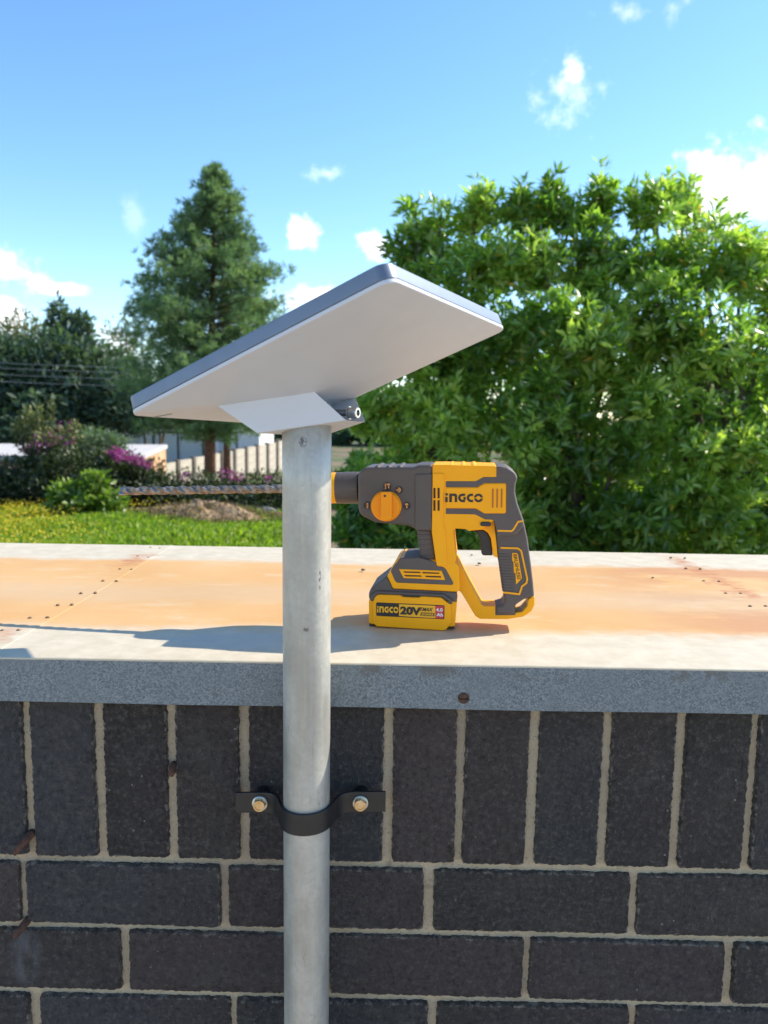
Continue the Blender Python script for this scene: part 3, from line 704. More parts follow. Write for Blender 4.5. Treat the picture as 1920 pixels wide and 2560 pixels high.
# drill bit: two helical flutes
s_end = sax(-90); nS = 220; nA = 42; V = []; F = []; L = s_end; rbit = .0056; pitch = .0545; flut = L-.040
for i in range(nS+1):
    s_ = L*i/nS; tw = 2*math.pi*s_/pitch
    tipk = min(1, max(.22, s_/.0045)); fade = max(0, min(1, (flut-s_)/.006)) if s_ > flut-.006 else 1
    if s_ > flut: fade = 0
    p = ax0+AX*s_
    for k in range(nA):
        a = 2*math.pi*k/nA; ph = (3*a) % (2*math.pi); ph = min(ph, 2*math.pi-ph)/math.pi   # 0 at land, 1 in flute
        dep = max(0, min(1, (ph-.25)/.45)); dep = dep*dep*(3-2*dep)
        r_ = rbit*(1-.34*dep*fade)*tipk
        aa = a+tw; V.append(p+(EW*math.cos(aa)+AX.cross(EW)*math.sin(aa))*r_)
for i in range(nS):
    for k in range(nA): F.append((i*nA+k, i*nA+(k+1) % nA, (i+1)*nA+(k+1) % nA, (i+1)*nA+k))
F += [tuple(range(nA-1, -1, -1)), tuple(range(nS*nA, (nS+1)*nA))]
g = G('drill_steel'); P = g.obj(); a = g.noise(P, 150, 5); g.set('Base Color', g.mix(g.rng(a, .35, .7), (.20, .15, .11), (.42, .34, .28))); g.set('Metallic', .7); g.set('Roughness', g.rng(a, .3, .7, .38, .58, False))
bit = fix_normals(mesh_obj('drill_bit', V, F, g.mt, drill, smooth=True))
v, f = box_geo((0, 0, 0), (.009, .0122, .0026)); rot = Matrix((AX, EW, AX.cross(EW))).transposed()
o = mesh_obj('carbide_tip', [ax0+AX*.0035+rot @ Matrix.Rotation(.9, 3, 'X') @ Vector(q) for q in v], f, mat('carbide', (.38, .35, .33), .35, .9), bit); bevel(o, .0008, 2)
# yellow motor body
body = ext('motor_body', [(802, 54), (900, 54), (1288, 64), (1340, 110), (1372, 160), (1372, 470), (1275, 482), (1180, 552), (1075, 563), (1060, 548), (972, 545), (963, 560), (974, 680), (986, 775), (960, 850), (832, 832), (795, 565)], -.0335, .0335, M_yel, bev=.0060, seg=4)
ext('front_band', [(803, 118), (892, 120), (892, 236), (885, 250), (885, 520), (900, 545), (905, 600), (915, 830), (834, 832), (796, 562)], -.0352, .0352, M_yel, body, bev=.0016)
for x0_, x1_ in ((922, 968), (1004, 1062), (1086, 1146)):
    ext('cooling_rib', [(x0_+6, 50), (x1_-4, 50), (x1_, 118), (x0_, 118)], -.0334, .0334, M_yel, body, bev=.0045)
for x in (1172, 1210, 1250): ext('vent_slot', [(x, 78), (x+9, 78), (x+9, 112), (x, 112)], -.0331, -.0300, M_slot, body)
ext('vent_panel', [(1158, 60), (1286, 66), (1286, 140), (1158, 128)], -.0330, .0330, M_yel, body, bev=.002)
for x in (809, 841):
    for (y0, y1) in ((232, 312), (326, 407)): ext('vent_slot', [(x, y0), (x+16, y0), (x+16, y1), (x, y1)], -.0355, -.0340, M_slot, body)
# charcoal overmould round the logo plate
over = ext('rear_overmould', [(903, 180), (1135, 180), (1192, 148), (1292, 148), (1292, 66), (1340, 69), (1392, 100), (1398, 440), (1410, 600), (1300, 600), (1276, 490), (1264, 478), (1205, 475), (1130, 437), (903, 433),
    (903, 388), (1135, 390), (1200, 428), (1355, 428), (1368, 420), (1370, 210), (1360, 197), (1200, 197), (1145, 228), (903, 228)], -.0341, .0341, M_dark, bev=.0009, seg=2)
ext('rear_cap', [(1294, 65), (1375, 71), (1438, 113), (1459, 156), (1441, 200), (1437, 265), (1455, 350), (1502, 482), (1508, 520), (1440, 600), (1376, 600), (1374, 160), (1330, 146), (1294, 146)], -.0343, .0343, M_dark, over, bev=.0125, seg=6)
plate = ext('logo_plate', [(906, 231), (1147, 231), (1202, 200), (1356, 200), (1366, 212), (1364, 416), (1352, 425), (1202, 425), (1137, 386), (906, 385)], -.0349, -.030, M_yel, body, bev=.0010, seg=2)
for x in (1259, 1293, 1327): ext('vent_slot', [(x, 238), (x+13, 238), (x+11, 383), (x-1, 383)], -.0352, -.0345, mat('slot_orange', (.45, .12, .01), .6) if x == 1259 else bpy.data.materials['slot_orange'], plate)
# logo letters: outlines in a 520 x 130 box
def logo_polys():
    Ls = [[(2, 0), (36, 0), (36, 30), (2, 30)], [(0, 50), (34, 50), (34, 122), (0, 122)]]
    Ls.append([(55, 4), (140, 4), (156, 12), (164, 30), (164, 122), (131, 122), (131, 42), (126, 37), (92, 37), (92, 122), (55, 122)])
    def cshape(x0, x1, r, t):
        cx = x0+r; o_ = [(cx+r*math.cos(a), 63+r*math.sin(a)) for a in np.linspace(-math.pi/2, -3*math.pi/2, 18)]
        i_ = [(cx+(r-t)*math.cos(a), 63+(r-t)*math.sin(a)) for a in np.linspace(-3*math.pi/2, -math.pi/2, 14)]
        return [(x1, 63-r)]+o_+[(x1, 63+r), (x1, 63+r-t)]+i_+[(x1, 63-r+t)]
    Ls.append(cshape(178, 274, 59, 33)); Ls.append([(252, 50), (284, 50), (284, 86), (252, 86)])
    Ls.append(cshape(298, 384, 59, 33))
    def half(s_):
        cx = 459; a0, a1 = (.11, math.pi-.11) if s_ > 0 else (math.pi+.11, 2*math.pi-.11)
        b0_, b1_ = (.22, math.pi-.22) if s_ > 0 else (math.pi+.22, 2*math.pi-.22)
        return [(cx+62*math.cos(a), 63+60*math.sin(a)) for a in np.linspace(a0, a1, 18)]+[(cx+30*math.cos(a), 63+29*math.sin(a)) for a in np.linspace(b1_, b0_, 12)]
    Ls += [half(1), half(-1)]; return Ls
def put_logo(x0, y0, sx_, sy_, w, material, parent, skew=0, zz=Z1):
    for pl in logo_polys():
        ext('logo_letter', [(x0+x*sx_, y0+y*sy_+x*sx_*skew) for x, y in pl], w-.0003, w+.0002, material, parent, zz=zz)
put_logo(293, 492, 1.0, 1.0, -.0350, M_print, plate, .004, Z4)
# text
def text_polys(body, offset=0.0, shear=0.0):
    cu = bpy.data.curves.new('t', 'FONT'); cu.body = body; cu.size = 1; cu.offset = offset; cu.shear = shear; cu.resolution_u = 3; cu.fill_mode = 'FRONT'
    ob = bpy.data.objects.new('t', cu); C.objects.link(ob); bpy.context.view_layer.update()
    me = bpy.data.meshes.new_from_object(ob.evaluated_get(bpy.context.evaluated_depsgraph_get()))
    V = [tuple(v.co)[:2] for v in me.vertices]; F = [tuple(p.vertices) for p in me.polygons]
    bpy.data.objects.remove(ob); bpy.data.curves.remove(cu); bpy.data.meshes.remove(me)
    xs_ = [v[0] for v in V]; ys_ = [v[1] for v in V]; x0, x1, y0, y1 = min(xs_), max(xs_), min(ys_), max(ys_)
    return [((x-x0)/(x1-x0), (y-y0)/(y1-y0)) for x, y in V], F
def put_text(name, body, tl, tr, bl_, w, material, parent, offset=.02, shear=0, zz=Z1):
    """fit the text's box to the parallelogram with corners top-left, top-right, bottom-left"""
    V, F = text_polys(body, offset, shear); tl, tr, bl_ = Vector(tl), Vector(tr), Vector(bl_)
    P_ = [onw(tuple(bl_+(tr-tl)*x+(tl-bl_)*y), w, zz) for x, y in V]
    return fix_normals(mesh_obj(name, [p+Vector((0, 0, LIFT)) for p in P_], F, material, parent))
# trigger guard, trigger, switch
ext('trigger_guard', [(1090, 470), (1268, 480), (1279, 492), (1290, 620), (1304, 770), (1268, 756), (1250, 620), (1227, 577), (1192, 554), (1090, 560)], -.0215, .0215, M_yel, bev=.0035)
ext('trigger', [(1120, 562), (1190, 553), (1227, 577), (1250, 620), (1266, 752), (1190, 752), (1177, 735), (1170, 640), (1155, 596)], -.0130, .0130, M_trig, bev=.0035, seg=4)
ext('direction_switch', [(1168, 505), (1178, 494), (1240, 494), (1252, 506), (1252, 518), (1240, 529), (1178, 527), (1168, 516)], -.0362, -.020, M_trig, bev=.0015)
# handle
grip = ext('grip', [(1276, 470), (1490, 470), (1506, 500), (1532, 620), (1560, 820), (1576, 960), (1586, 1072), (1540, 1078), (1500, 1092), (1436, 1136), (1436, 1204), (1290, 1206), (1290, 1143), (1338, 1136), (1357, 1100), (1348, 1040), (1326, 900), (1302, 770), (1290, 640)], -.0205, .0205, M_dark, bev=.0105, seg=6)
for i in range(14):
    t = i/13; x = 1305+(1342-1305)*t; y = 735+(1018-735)*t
    ext('grip_rib', [(x-3, y), (x+92, y+4), (x+92, y+11), (x-3, y+9)], -.0211, .0211, M_dark, grip, bev=.0009, seg=2)
ext('dimple_pad', [(1463, 510), (1500, 500), (1524, 620), (1550, 820), (1566, 960), (1572, 1040), (1536, 1040), (1540, 960), (1505, 770), (1476, 650)], -.0203, .0203, M_dots, grip, bev=.0085, seg=5)
ext('accent_line', ribbon([(1302, 561), (1408, 564), (1424, 552), (1460, 492), (1498, 487)], 13), -.0347, -.018, M_yel, grip) if False else None
ext('accent_line', ribbon([(1302, 561), (1408, 564), (1424, 552), (1460, 492), (1496, 487)], 13), -.0345, -.020, M_yel, over)
ext('accent_line', ribbon([(1325, 692), (1458, 696), (1484, 716), (1530, 930), (1524, 962), (1490, 988), (1470, 1048), (1345, 1034)], 13), -.0215, -.018, M_yel, grip)
tagp = ext('name_tag', [(1414, 731), (1446, 732), (1458, 740), (1489, 925), (1446, 972), (1443, 965), (1440, 888), (1428, 882), (1424, 800), (1414, 790)], -.0216, -.018, M_yel, grip)
put_text('lettering', 'BRUSHLESS', (1449, 742), (1482, 934), (1421, 742), -.0219, M_print, tagp, .012)
# base of the tool
shoe = ext('battery_shoe', [(452, 908), (478, 868), (522, 790), (560, 768), (830, 790), (975, 800), (1006, 830), (1014, 1020), (990, 1032), (497, 1008)], -.0338, .0338, M_yel, bev=.0030)
pad = ext('side_pad', [(482, 862), (510, 822), (552, 772), (700, 766), (830, 800), (836, 832), (884, 838), (906, 856), (966, 966), (952, 980), (532, 962), (514, 950), (484, 880)], -.0349, .0349, M_dark, bev=.0020)
vp = ext('vent_panel', [(543, 855), (872, 868), (901, 940), (580, 925)], -.0358, -.032, M_yel, pad, bev=.0008, seg=2)
for q in ([(577, 872), (705, 876), (712, 886), (590, 883)], [(722, 877), (852, 883), (856, 892), (728, 888)], [(582, 900), (712, 904), (722, 914), (596, 911)], [(744, 906), (866, 910), (868, 921), (752, 916)]):
    ext('vent_slot', q, -.0361, -.0350, M_slot, vp)
col = ext('bellows_column', [(676, 550), (796, 550), (832, 800), (838, 834), (716, 806), (706, 760), (700, 700), (690, 640), (688, 590)], -.0270, .0270, M_dark, bev=.0080, seg=4)
for i in range(6):
    y = 588+i*37; x = 684+i*5.4
    ext('bellows_fold', [(x-4, y), (x+100, y-6), (x+102, y+20), (x-2, y+22)], -.0276, .0276, M_dark, col, bev=.0026)
# loop under the handle
ext('guard_loop', [(976, 762), (988, 772), (1180, 1130), (1200, 1139), (1300, 1140), (1300, 1200), (1430, 1200), (1440, 1190), (1490, 1184), (1532, 1138), (1536, 1096), (1550, 1077), (1587, 1068), (1587, 1130), (1562, 1180), (1500, 1222), (1380, 1240), (1165, 1238), (1130, 1215), (1025, 1038), (990, 1006), (940, 920), (945, 800)], -.0170, .0170, M_yel, bev=.0045, seg=4)
ext('loop_insert', [(1283, 1139), (1440, 1139), (1440, 1211), (1283, 1212)], -.0178, .0178, M_dark, grip, bev=.0015)
# battery
bat = ext('battery_pack', [(312, 1090), (560, 1080), (988, 1105), (990, 1115), (975, 1296), (935, 1300), (345, 1280), (312, 1272)], -.0338, .0338, M_yel, bev=.0030)
ext('battery_top', [(312, 1034), (332, 1000), (452, 908), (498, 1004), (986, 1030), (990, 1113), (312, 1092)], -.0334, .0334, M_dark2, bat, bev=.0030)
bp_ = ext('battery_face', [(362, 1066), (386, 1050), (560, 1056), (574, 1068), (700, 1073), (716, 1064), (868, 1074), (916, 1112), (944, 1124), (944, 1272), (905, 1324), (880, 1329), (374, 1297), (345, 1270), (345, 1098)], -.0369, .0369, M_yel, bat, bev=.0022)
ext('battery_rail', ribbon([(338, 1104), (343, 1066), (380, 1036), (880, 1060), (936, 1096), (942, 1128)], 26), -.0374, .0374, M_dark2, bat, bev=.0018)
ext('latch', [(560, 1052), (702, 1058), (696, 1070), (574, 1064)], -.0377, -.034, M_print, bat)
for x in (318, 940): ext('foot', [(x, 1272 if x < 500 else 1290), (x+30, 1273 if x < 500 else 1291), (x+30, 1290 if x < 500 else 1312), (x, 1289 if x < 500 else 1312)], -.030, .030, M_print, bat)
lab = ext('rating_label', [(258, 850), (270, 838), (1335, 886), (1347, 898), (1345, 1096), (1332, 1108), (270, 1054), (258, 1044)], -.0372, -.036, M_print, bp_, zz=Z5)
put_logo(271, 898, .655, .82, -.0374, M_yprint, lab, .035, Z5)
yp = ext('label_panel', [(622, 868), (1200, 894), (1200, 1090), (622, 1056)], -.0374, -.0368, M_yprint, lab, zz=Z5)
put_text('lettering', '20V', (640, 900), (975, 918), (638, 1032), -.0378, M_print, yp, .055, zz=Z5)
put_text('lettering', 'MAX', (1010, 922), (1168, 926), (990, 980), -.0378, M_print, yp, .03, 0, zz=Z5)
sb_ = ext('label_box', [(975, 1000), (1186, 1008), (1184, 1062), (958, 1048)], -.0378, -.0372, M_print, yp, zz=Z5)
put_text('lettering', 'SHARE', (985, 1006), (1176, 1014), (978, 1044), -.0381, M_yprint, sb_, .03, zz=Z5)
for k in range(3): ext('speed_line', [(962-k*8, 920+k*20), (1000-k*8, 922+k*20), (996-k*8, 932+k*20), (954-k*8, 930+k*20)], -.0379, -.0373, M_print, yp, zz=Z5)
rp = ext('label_box', [(1202, 896), (1334, 902), (1332, 1096), (1202, 1090)], -.0375, -.0368, M_red, lab, zz=Z5)
put_text('lettering', '4.0', (1210, 928), (1320, 934), (1210, 982), -.0378, M_wprint, rp, .03, zz=Z5)
put_text('lettering', 'Ah', (1218, 1006), (1324, 1012), (1218, 1060), -.0378, M_wprint, rp, .03, zz=Z5)

# dry bits lying on the coping
M_seed = mat('dry_seed', (.10, .07, .045), .8, noise=.4, nscale=200)
def seed(x, y, s_, label):
    p = atZ(x, y, .0016); b_ = bmesh.new(); bmesh.ops.create_icosphere(b_, subdivisions=2, radius=s_)
    for v in b_.verts:
        k = 1+.5*math.sin(v.co.x*900+v.co.z*700); v.co = Vector((v.co.x*1.5*k, v.co.y*k, v.co.z*.75))+Vector((p.x, p.y, .0020+s_*.6))
    me = bpy.data.meshes.new('dry_seed'); b_.to_mesh(me); b_.free(); me.materials.append(M_seed); o = link(bpy.data.objects.new('dry_seed', me)); tag(o, label, 'seed', 'dry seeds on the coping')
seed(783, 1233, .0026, 'small dark dry seed on the coping between pole and drill')
seed(1034, 1219, .0024, 'small dry seed on the coping seen through the drill handle loop')
seed(1018, 1200, .0016, 'tiny dry fleck near the back edge seen through the drill loop')
seed(1409, 1249, .0015, 'tiny dry speck on the orange band right of the drill')

# ================================================================== VEGETATION
def leaf_mat(name, dark, mid, light, trans=.35, rough=.4, spec=.5, old=None):
    g = G(name); at = g.n.new('ShaderNodeAttribute'); at.attribute_name = 'tint'
    r = g.n.new('ShaderNodeValToRGB'); g.l.new(at.outputs['Fac'], r.inputs[0]); e = r.color_ramp.elements
    e[0].color = (*dark, 1); e[1].color = (*light, 1); m_ = e.new(.5); m_.color = (*mid, 1)
    if old is not None: e.new(.96).color = (*light, 1); e[len(e)-1].color = (*old, 1)
    g.set('Base Color', r.outputs[0]); g.set('Roughness', rough); g.set('Specular IOR Level', spec)
    tr = g.n.new('ShaderNodeBsdfTranslucent'); br = g.n.new('ShaderNodeVectorMath'); br.operation = 'MULTIPLY'; br.inputs[1].default_value = (1.25, 1.5, .6)
    g.l.new(r.outputs[0], br.inputs[0]); g.l.new(br.outputs[0], tr.inputs['Color'])
    mx = g.n.new('ShaderNodeMixShader'); mx.inputs[0].default_value = trans
    g.l.new(g.b.outputs[0], mx.inputs[1]); g.l.new(tr.outputs[0], mx.inputs[2]); g.l.new(mx.outputs[0], g.n['Material Output'].inputs['Surface'])
    return g.mt
def unit(a): return a/np.maximum(1e-9, np.linalg.norm(a, axis=-1, keepdims=True))
def leaves(B, D, Nn, L, Wd, fold=.18, droop=.0):
    """B base points, D directions, Nn leaf normals (n,3), L lengths, Wd widths -> verts, tris (4 triangles each)"""
    n = len(B); D = unit(D); S = unit(np.cross(D, Nn)); Nn = np.cross(S, D); L = L[:, None]; Wd = Wd[:, None]
    b = B; t = B+D*L-Nn*L*droop; c_ = B+D*L*.5-Nn*Wd*fold; l_ = B+D*L*.5+S*Wd*.5; r_ = B+D*L*.5-S*Wd*.5
    V = np.stack([b, r_, t, l_, c_], 1).reshape(-1, 3); k = (np.arange(n)*5)[:, None]
    F = np.concatenate([k+np.array([[0, 1, 4]]), k+np.array([[1, 2, 4]]), k+np.array([[2, 3, 4]]), k+np.array([[3, 0, 4]])], 1).reshape(-1, 3)
    return V, F
def quads(B, D, Nn, L, Wd):
    n = len(B); D = unit(D); S = unit(np.cross(D, Nn)); L = L[:, None]; Wd = Wd[:, None]
    V = np.stack([B, B+D*L*.5+S*Wd*.5, B+D*L, B+D*L*.5-S*Wd*.5], 1).reshape(-1, 3); F = (np.arange(n)*4)[:, None]+np.arange(4)[None]
    return V, F
def rand_unit(n): return unit(rng.normal(size=(n, 3)))
def sample_lobes(lobes, per, shell=.45):
    """points in lumpy ellipsoidal lobes (cx,cy,cz,rx,ry,rz); outward normals; shell = inner radius fraction"""
    Ps, Ns = [], []
    area = np.array([l[3]*l[5] for l in lobes]); cnt = np.maximum(4, (per*area/area.sum()).astype(int))
    for l, k in zip(lobes, cnt):
        d = rand_unit(k); r = (shell**3+(1-shell**3)*rng.random(k))**(1/3)
        lump = 1+.22*np.sin(d[:, 0]*5+l[0]*9)*np.sin(d[:, 1]*6+l[1]*7)+.14*np.sin(d[:, 2]*9+l[2]*5)
        Ps.append(np.array(l[:3])+d*np.array(l[3:6])*(r*lump)[:, None]); Ns.append(d)
    return np.concatenate(Ps), np.concatenate(Ns)
def lobe(x, y, Y, r, ry=None, dep=1.0):
    p = atY(x, y, Y); k = (Y-CAM.y)/1660.0
    return (p.x, p.y, p.z, r*k, r*k*dep, (ry or r)*k)
M_bark = mat('bark_grey', (.09, .07, .05), .9, noise=.35, nscale=18, bump=.8, bscale=40, bdist=.01)
M_barkred = mat('bark_red', (.13, .055, .03), .9, noise=.35, nscale=12, bump=.8, bscale=30, bdist=.02)
def limb(name, a, b, r0, r1, parent, material=M_bark, bend=.08, seg=8):
    a, b = Vector(a), Vector(b); L_ = (b-a).length; pts = []
    off_ = Vector((rnd.uniform(-1, 1), rnd.uniform(-1, 1), rnd.uniform(-.3, .3)))*L_*bend
    for i in range(7):
        t = i/6; pts.append(a.lerp(b, t)+off_*math.sin(math.pi*t)+Vector((rnd.uniform(-1, 1), rnd.uniform(-1, 1), 0))*L_*.012)
    V, F = tube_geo(pts, [r0+(r1-r0)*i/6 for i in range(7)], seg); return mesh_obj(name, V, F, material, parent, smooth=True)

# ---- broadleaf trees on the right, rosettes of long leaves
M_leaf = leaf_mat('broad_leaf', (.075, .15, .032), (.23, .37, .065), (.50, .58, .13), .52, .30, .9, (.62, .42, .05))
leaf_meshes = []
for s_ in range(3):
    V, F = leaves(np.zeros((1, 3)), np.array([[1., 0, 0]]), np.array([[0, 0, 1.]]), np.array([1.]), np.array([.30+.03*s_]), .25, .12)
    me = bpy.data.meshes.new('leaf'); me.from_pydata([tuple(v) for v in V], [], [tuple(int(i) for i in f) for f in F])
    at = me.attributes.new('tint', 'FLOAT', 'POINT'); at.data.foreach_set('value', np.full(5, (.62, .78, .92)[s_], dtype=np.float32)); me.materials.append(M_leaf); me.update(); leaf_meshes.append(me)
def broad_tree(label, base, lobes, n_ros, n_single, shoots=()):
    base = Vector(base); tr = empty('broadleaf_tree', base, label, 'tree', 'broadleaf trees behind the drill')
    stems = 4
    tops = sorted(lobes, key=lambda l: -l[2])
    hub = base+Vector((0, 0, .5))
    trunk = limb('trunk', base-Vector((0, 0, .1)), hub, .13, .10, tr)
    for l in lobes:
        c_ = Vector(l[:3]); k = base+Vector(((c_.x-base.x)*.35+rnd.uniform(-.15, .15), (c_.y-base.y)*.4, max(.6, (c_.z-base.z)*.5)))
        limb('branch', hub-Vector((0, 0, .08)), k, .055, .035, tr); limb('branch', k, c_+Vector((0, 0, l[5]*.6)), .035, .008, tr)
    sub = []                                                                        # break every lobe into uneven leafy clumps
    for l in lobes:
        for q in range(7):
            d_ = rand_unit(1)[0]; r_ = rng.uniform(.40, .92); k_ = rng.uniform(.36, .56)
            sub.append((l[0]+d_[0]*l[3]*r_, l[1]+d_[1]*l[4]*r_*.9, l[2]+d_[2]*l[5]*r_*.85, l[3]*k_, l[4]*k_, l[5]*k_*rng.uniform(.7, 1.1)))
        sub.append((l[0], l[1], l[2], l[3]*.66, l[4]*.66, l[5]*.66))
    ns_ = len(sub); sub += list(shoots)
    for l in shoots: limb('branch', Vector((l[0]*.8+lobes[0][0]*.2, l[1], l[2]-l[5]*2.2)), Vector((l[0], l[1], l[2]+l[5]*.7)), .018, .005, tr, seg=5, bend=.04)
    Pc, Nc = sample_lobes(sub, n_ros, .35); n = len(Pc)
    ins = [k for k in range(ns_) if k % 8 != 7 and rng.random() < .5]
    for k in ins: limb('twig', Vector(lobes[k//8][:3]), Vector(sub[k][:3]), .014, .005, tr, seg=5)
    U = unit(Nc*.9+np.array([0, -.12, .75])+rng.normal(size=(n, 3))*.35)            # rosette axes point out and up
    nl = 10; Bs = np.repeat(Pc, nl, 0); Ua = np.repeat(U, nl, 0); tn = np.repeat(np.clip(.47+.20*np.sin(Pc[:, 0]*2.9+Pc[:, 2]*2.1+1.3*np.sin(Pc[:, 1]*3))+rng.normal(0, .15, n), 0, 1), nl)
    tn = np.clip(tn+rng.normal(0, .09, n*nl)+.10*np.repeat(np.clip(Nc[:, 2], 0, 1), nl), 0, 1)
    old = rng.random(n*nl) < .012; tn = np.where(old, 1.0, np.minimum(tn, .94))
    a1 = unit(np.cross(Ua, rand_unit(n*nl))); ang = rng.uniform(.5, 1.45, n*nl)[:, None]
    Dl = Ua*np.cos(ang)+a1*np.sin(ang); sc = np.repeat(rng.uniform(.75, 1.25, n), nl)
    Ll = rng.uniform(.070, .138, n*nl)*sc; Wl = Ll*rng.uniform(.26, .34, n*nl); Bs = Bs+Dl*.012-Ua*rng.uniform(0, .05, (n*nl, 1))
    Nl = unit(Ua*.6+np.repeat(Nc, nl, 0)*.3+np.array([.15, -.1, .4])+rng.normal(size=(n*nl, 3))*.35)
    # the nearest outer rosettes are kept as single leaves
    d = np.linalg.norm(Pc-np.array(CAM), axis=1)+2.0*(Nc[:, 1] > .2)
    pick = np.argsort(d)[:n_single//nl]; mk = np.zeros(n, bool); mk[pick] = True; mk = np.repeat(mk, nl)
    off_ = np.array(base)
    for i in np.nonzero(mk)[0]:
        x = unit(Dl[i]); y = unit(np.cross(Nl[i], x)); z = np.cross(x, y); M3 = Matrix((x, y, z)).transposed().to_4x4()
        o = bpy.data.objects.new('leaf', leaf_meshes[rnd.randrange(3)]); s_ = Ll[i]
        o.matrix_world = Matrix.Translation(Vector(Bs[i]-off_)) @ M3 @ Matrix.Diagonal((s_, s_, s_, 1)); link(o, tr)
    V, F = leaves(Bs[~mk], Dl[~mk], Nl[~mk], Ll[~mk], Wl[~mk], .22, .10)
    o = np_obj('foliage', V, F, M_leaf, tr, np.repeat(tn[~mk], 5)); tag(o, None, kind='stuff')
Yt = 6.6
A_l = [lobe(920, 525, Yt+.6, 70, 68), lobe(1030, 475, Yt+.5, 60, 62), lobe(885, 600, Yt+.4, 60, 70), lobe(1020, 600, Yt+.2, 105, 90), lobe(930, 760, Yt, 110, 110), lobe(830, 900, Yt+.2, 85, 80), lobe(960, 900, Yt-.3, 120, 100), lobe(780, 1050, Yt+.6, 85, 110), lobe(765, 1150, Yt+.5, 80, 60), lobe(900, 1060, Yt, 110, 120), lobe(1040, 1090, Yt-.2, 110, 110), lobe(1050, 760, Yt+.3, 110, 100), lobe(870, 1160, Yt+.2, 110, 60), lobe(1020, 1170, Yt+.2, 110, 60), lobe(860, 1080, Yt+1.3, 120, 110), lobe(1010, 1080, Yt+1.3, 120, 120), lobe(940, 960, Yt+1.3, 130, 110), lobe(1020, 800, Yt+1.3, 120, 110)]
B_l = [lobe(1120, 450, Yt+.5, 26, 60), lobe(1195, 452, Yt+.3, 52, 68), lobe(1295, 455, Yt+.4, 46, 66), lobe(1160, 560, Yt, 100, 85), lobe(1290, 580, Yt+.2, 110, 100), lobe(1200, 720, Yt-.3, 130, 110), lobe(1330, 780, Yt-.1, 120, 120), lobe(1160, 900, Yt-.4, 120, 110), lobe(1300, 960, Yt-.3, 130, 120), lobe(1190, 1090, Yt, 120, 110), lobe(1330, 1110, Yt-.2, 110, 100), lobe(1200, 1180, Yt+.1, 120, 60), lobe(1340, 1190, Yt, 110, 60), lobe(1160, 1090, Yt+1.3, 130, 120), lobe(1310, 1090, Yt+1.3, 130, 120), lobe(1200, 950, Yt+1.3, 140, 120), lobe(1250, 780, Yt+1.3, 140, 120)]
C_l = [lobe(1420, 450, Yt+.3, 70, 58), lobe(1490, 455, Yt+.6, 36, 58), lobe(1480, 560, Yt+.1, 115, 95), lobe(1600, 590, Yt, 100, 95), lobe(1690, 640, Yt+.3, 100, 100), lobe(1430, 690, Yt-.3, 120, 110), lobe(1570, 760, Yt-.4, 140, 120), lobe(1720, 820, Yt, 130, 130), lobe(1450, 870, Yt-.4, 120, 110), lobe(1600, 950, Yt-.5, 140, 120), lobe(1460, 1050, Yt-.2, 120, 120), lobe(1590, 1110, Yt-.1, 120, 100), lobe(1740, 1060, Yt, 130, 130), lobe(1880, 900, Yt+.2, 170, 200), lobe(1480, 1190, Yt+.1, 110, 60), lobe(1610, 1190, Yt, 110, 60), lobe(1450, 1090, Yt+1.3, 130, 120), lobe(1590, 1090, Yt+1.3, 130, 120), lobe(1480, 900, Yt+1.3, 150, 140), lobe(1630, 880, Yt+1.3, 140, 140), lobe(1700, 1150, Yt+.5, 120, 90)]
broad_tree('glossy green broadleaf tree nearest the pole, behind the dish and the drill', (atY(930, 1180, Yt+.3).x, Yt+.3, GZ), A_l, 5100, 90, [lobe(x, y, Yt+.45, rx, ry) for x, y, rx, ry in ((895, 475, 34, 48), (955, 462, 32, 46), (1035, 438, 36, 52), (865, 530, 26, 40))])
broad_tree('tall middle broadleaf tree with upright leafy shoots behind the drill handle', (atY(1250, 1180, Yt+.2).x, Yt+.2, GZ), B_l, 5300, 90, [lobe(x, y, Yt+.4, rx, ry) for x, y, rx, ry in ((1122, 432, 22, 50), (1196, 412, 30, 52), (1240, 450, 28, 44), (1296, 420, 28, 52), (1160, 480, 30, 44))])
broad_tree('rightmost broadleaf tree with bright leaves running out of the picture', (atY(1560, 1180, Yt+.1).x, Yt+.1, GZ), C_l, 6000, 90, [lobe(x, y, Yt+.4, rx, ry) for x, y, rx, ry in ((1375, 455, 34, 44), (1428, 412, 36, 50), (1486, 422, 26, 48), (1540, 490, 34, 36), (1585, 490, 22, 30), (1630, 530, 40, 44))])

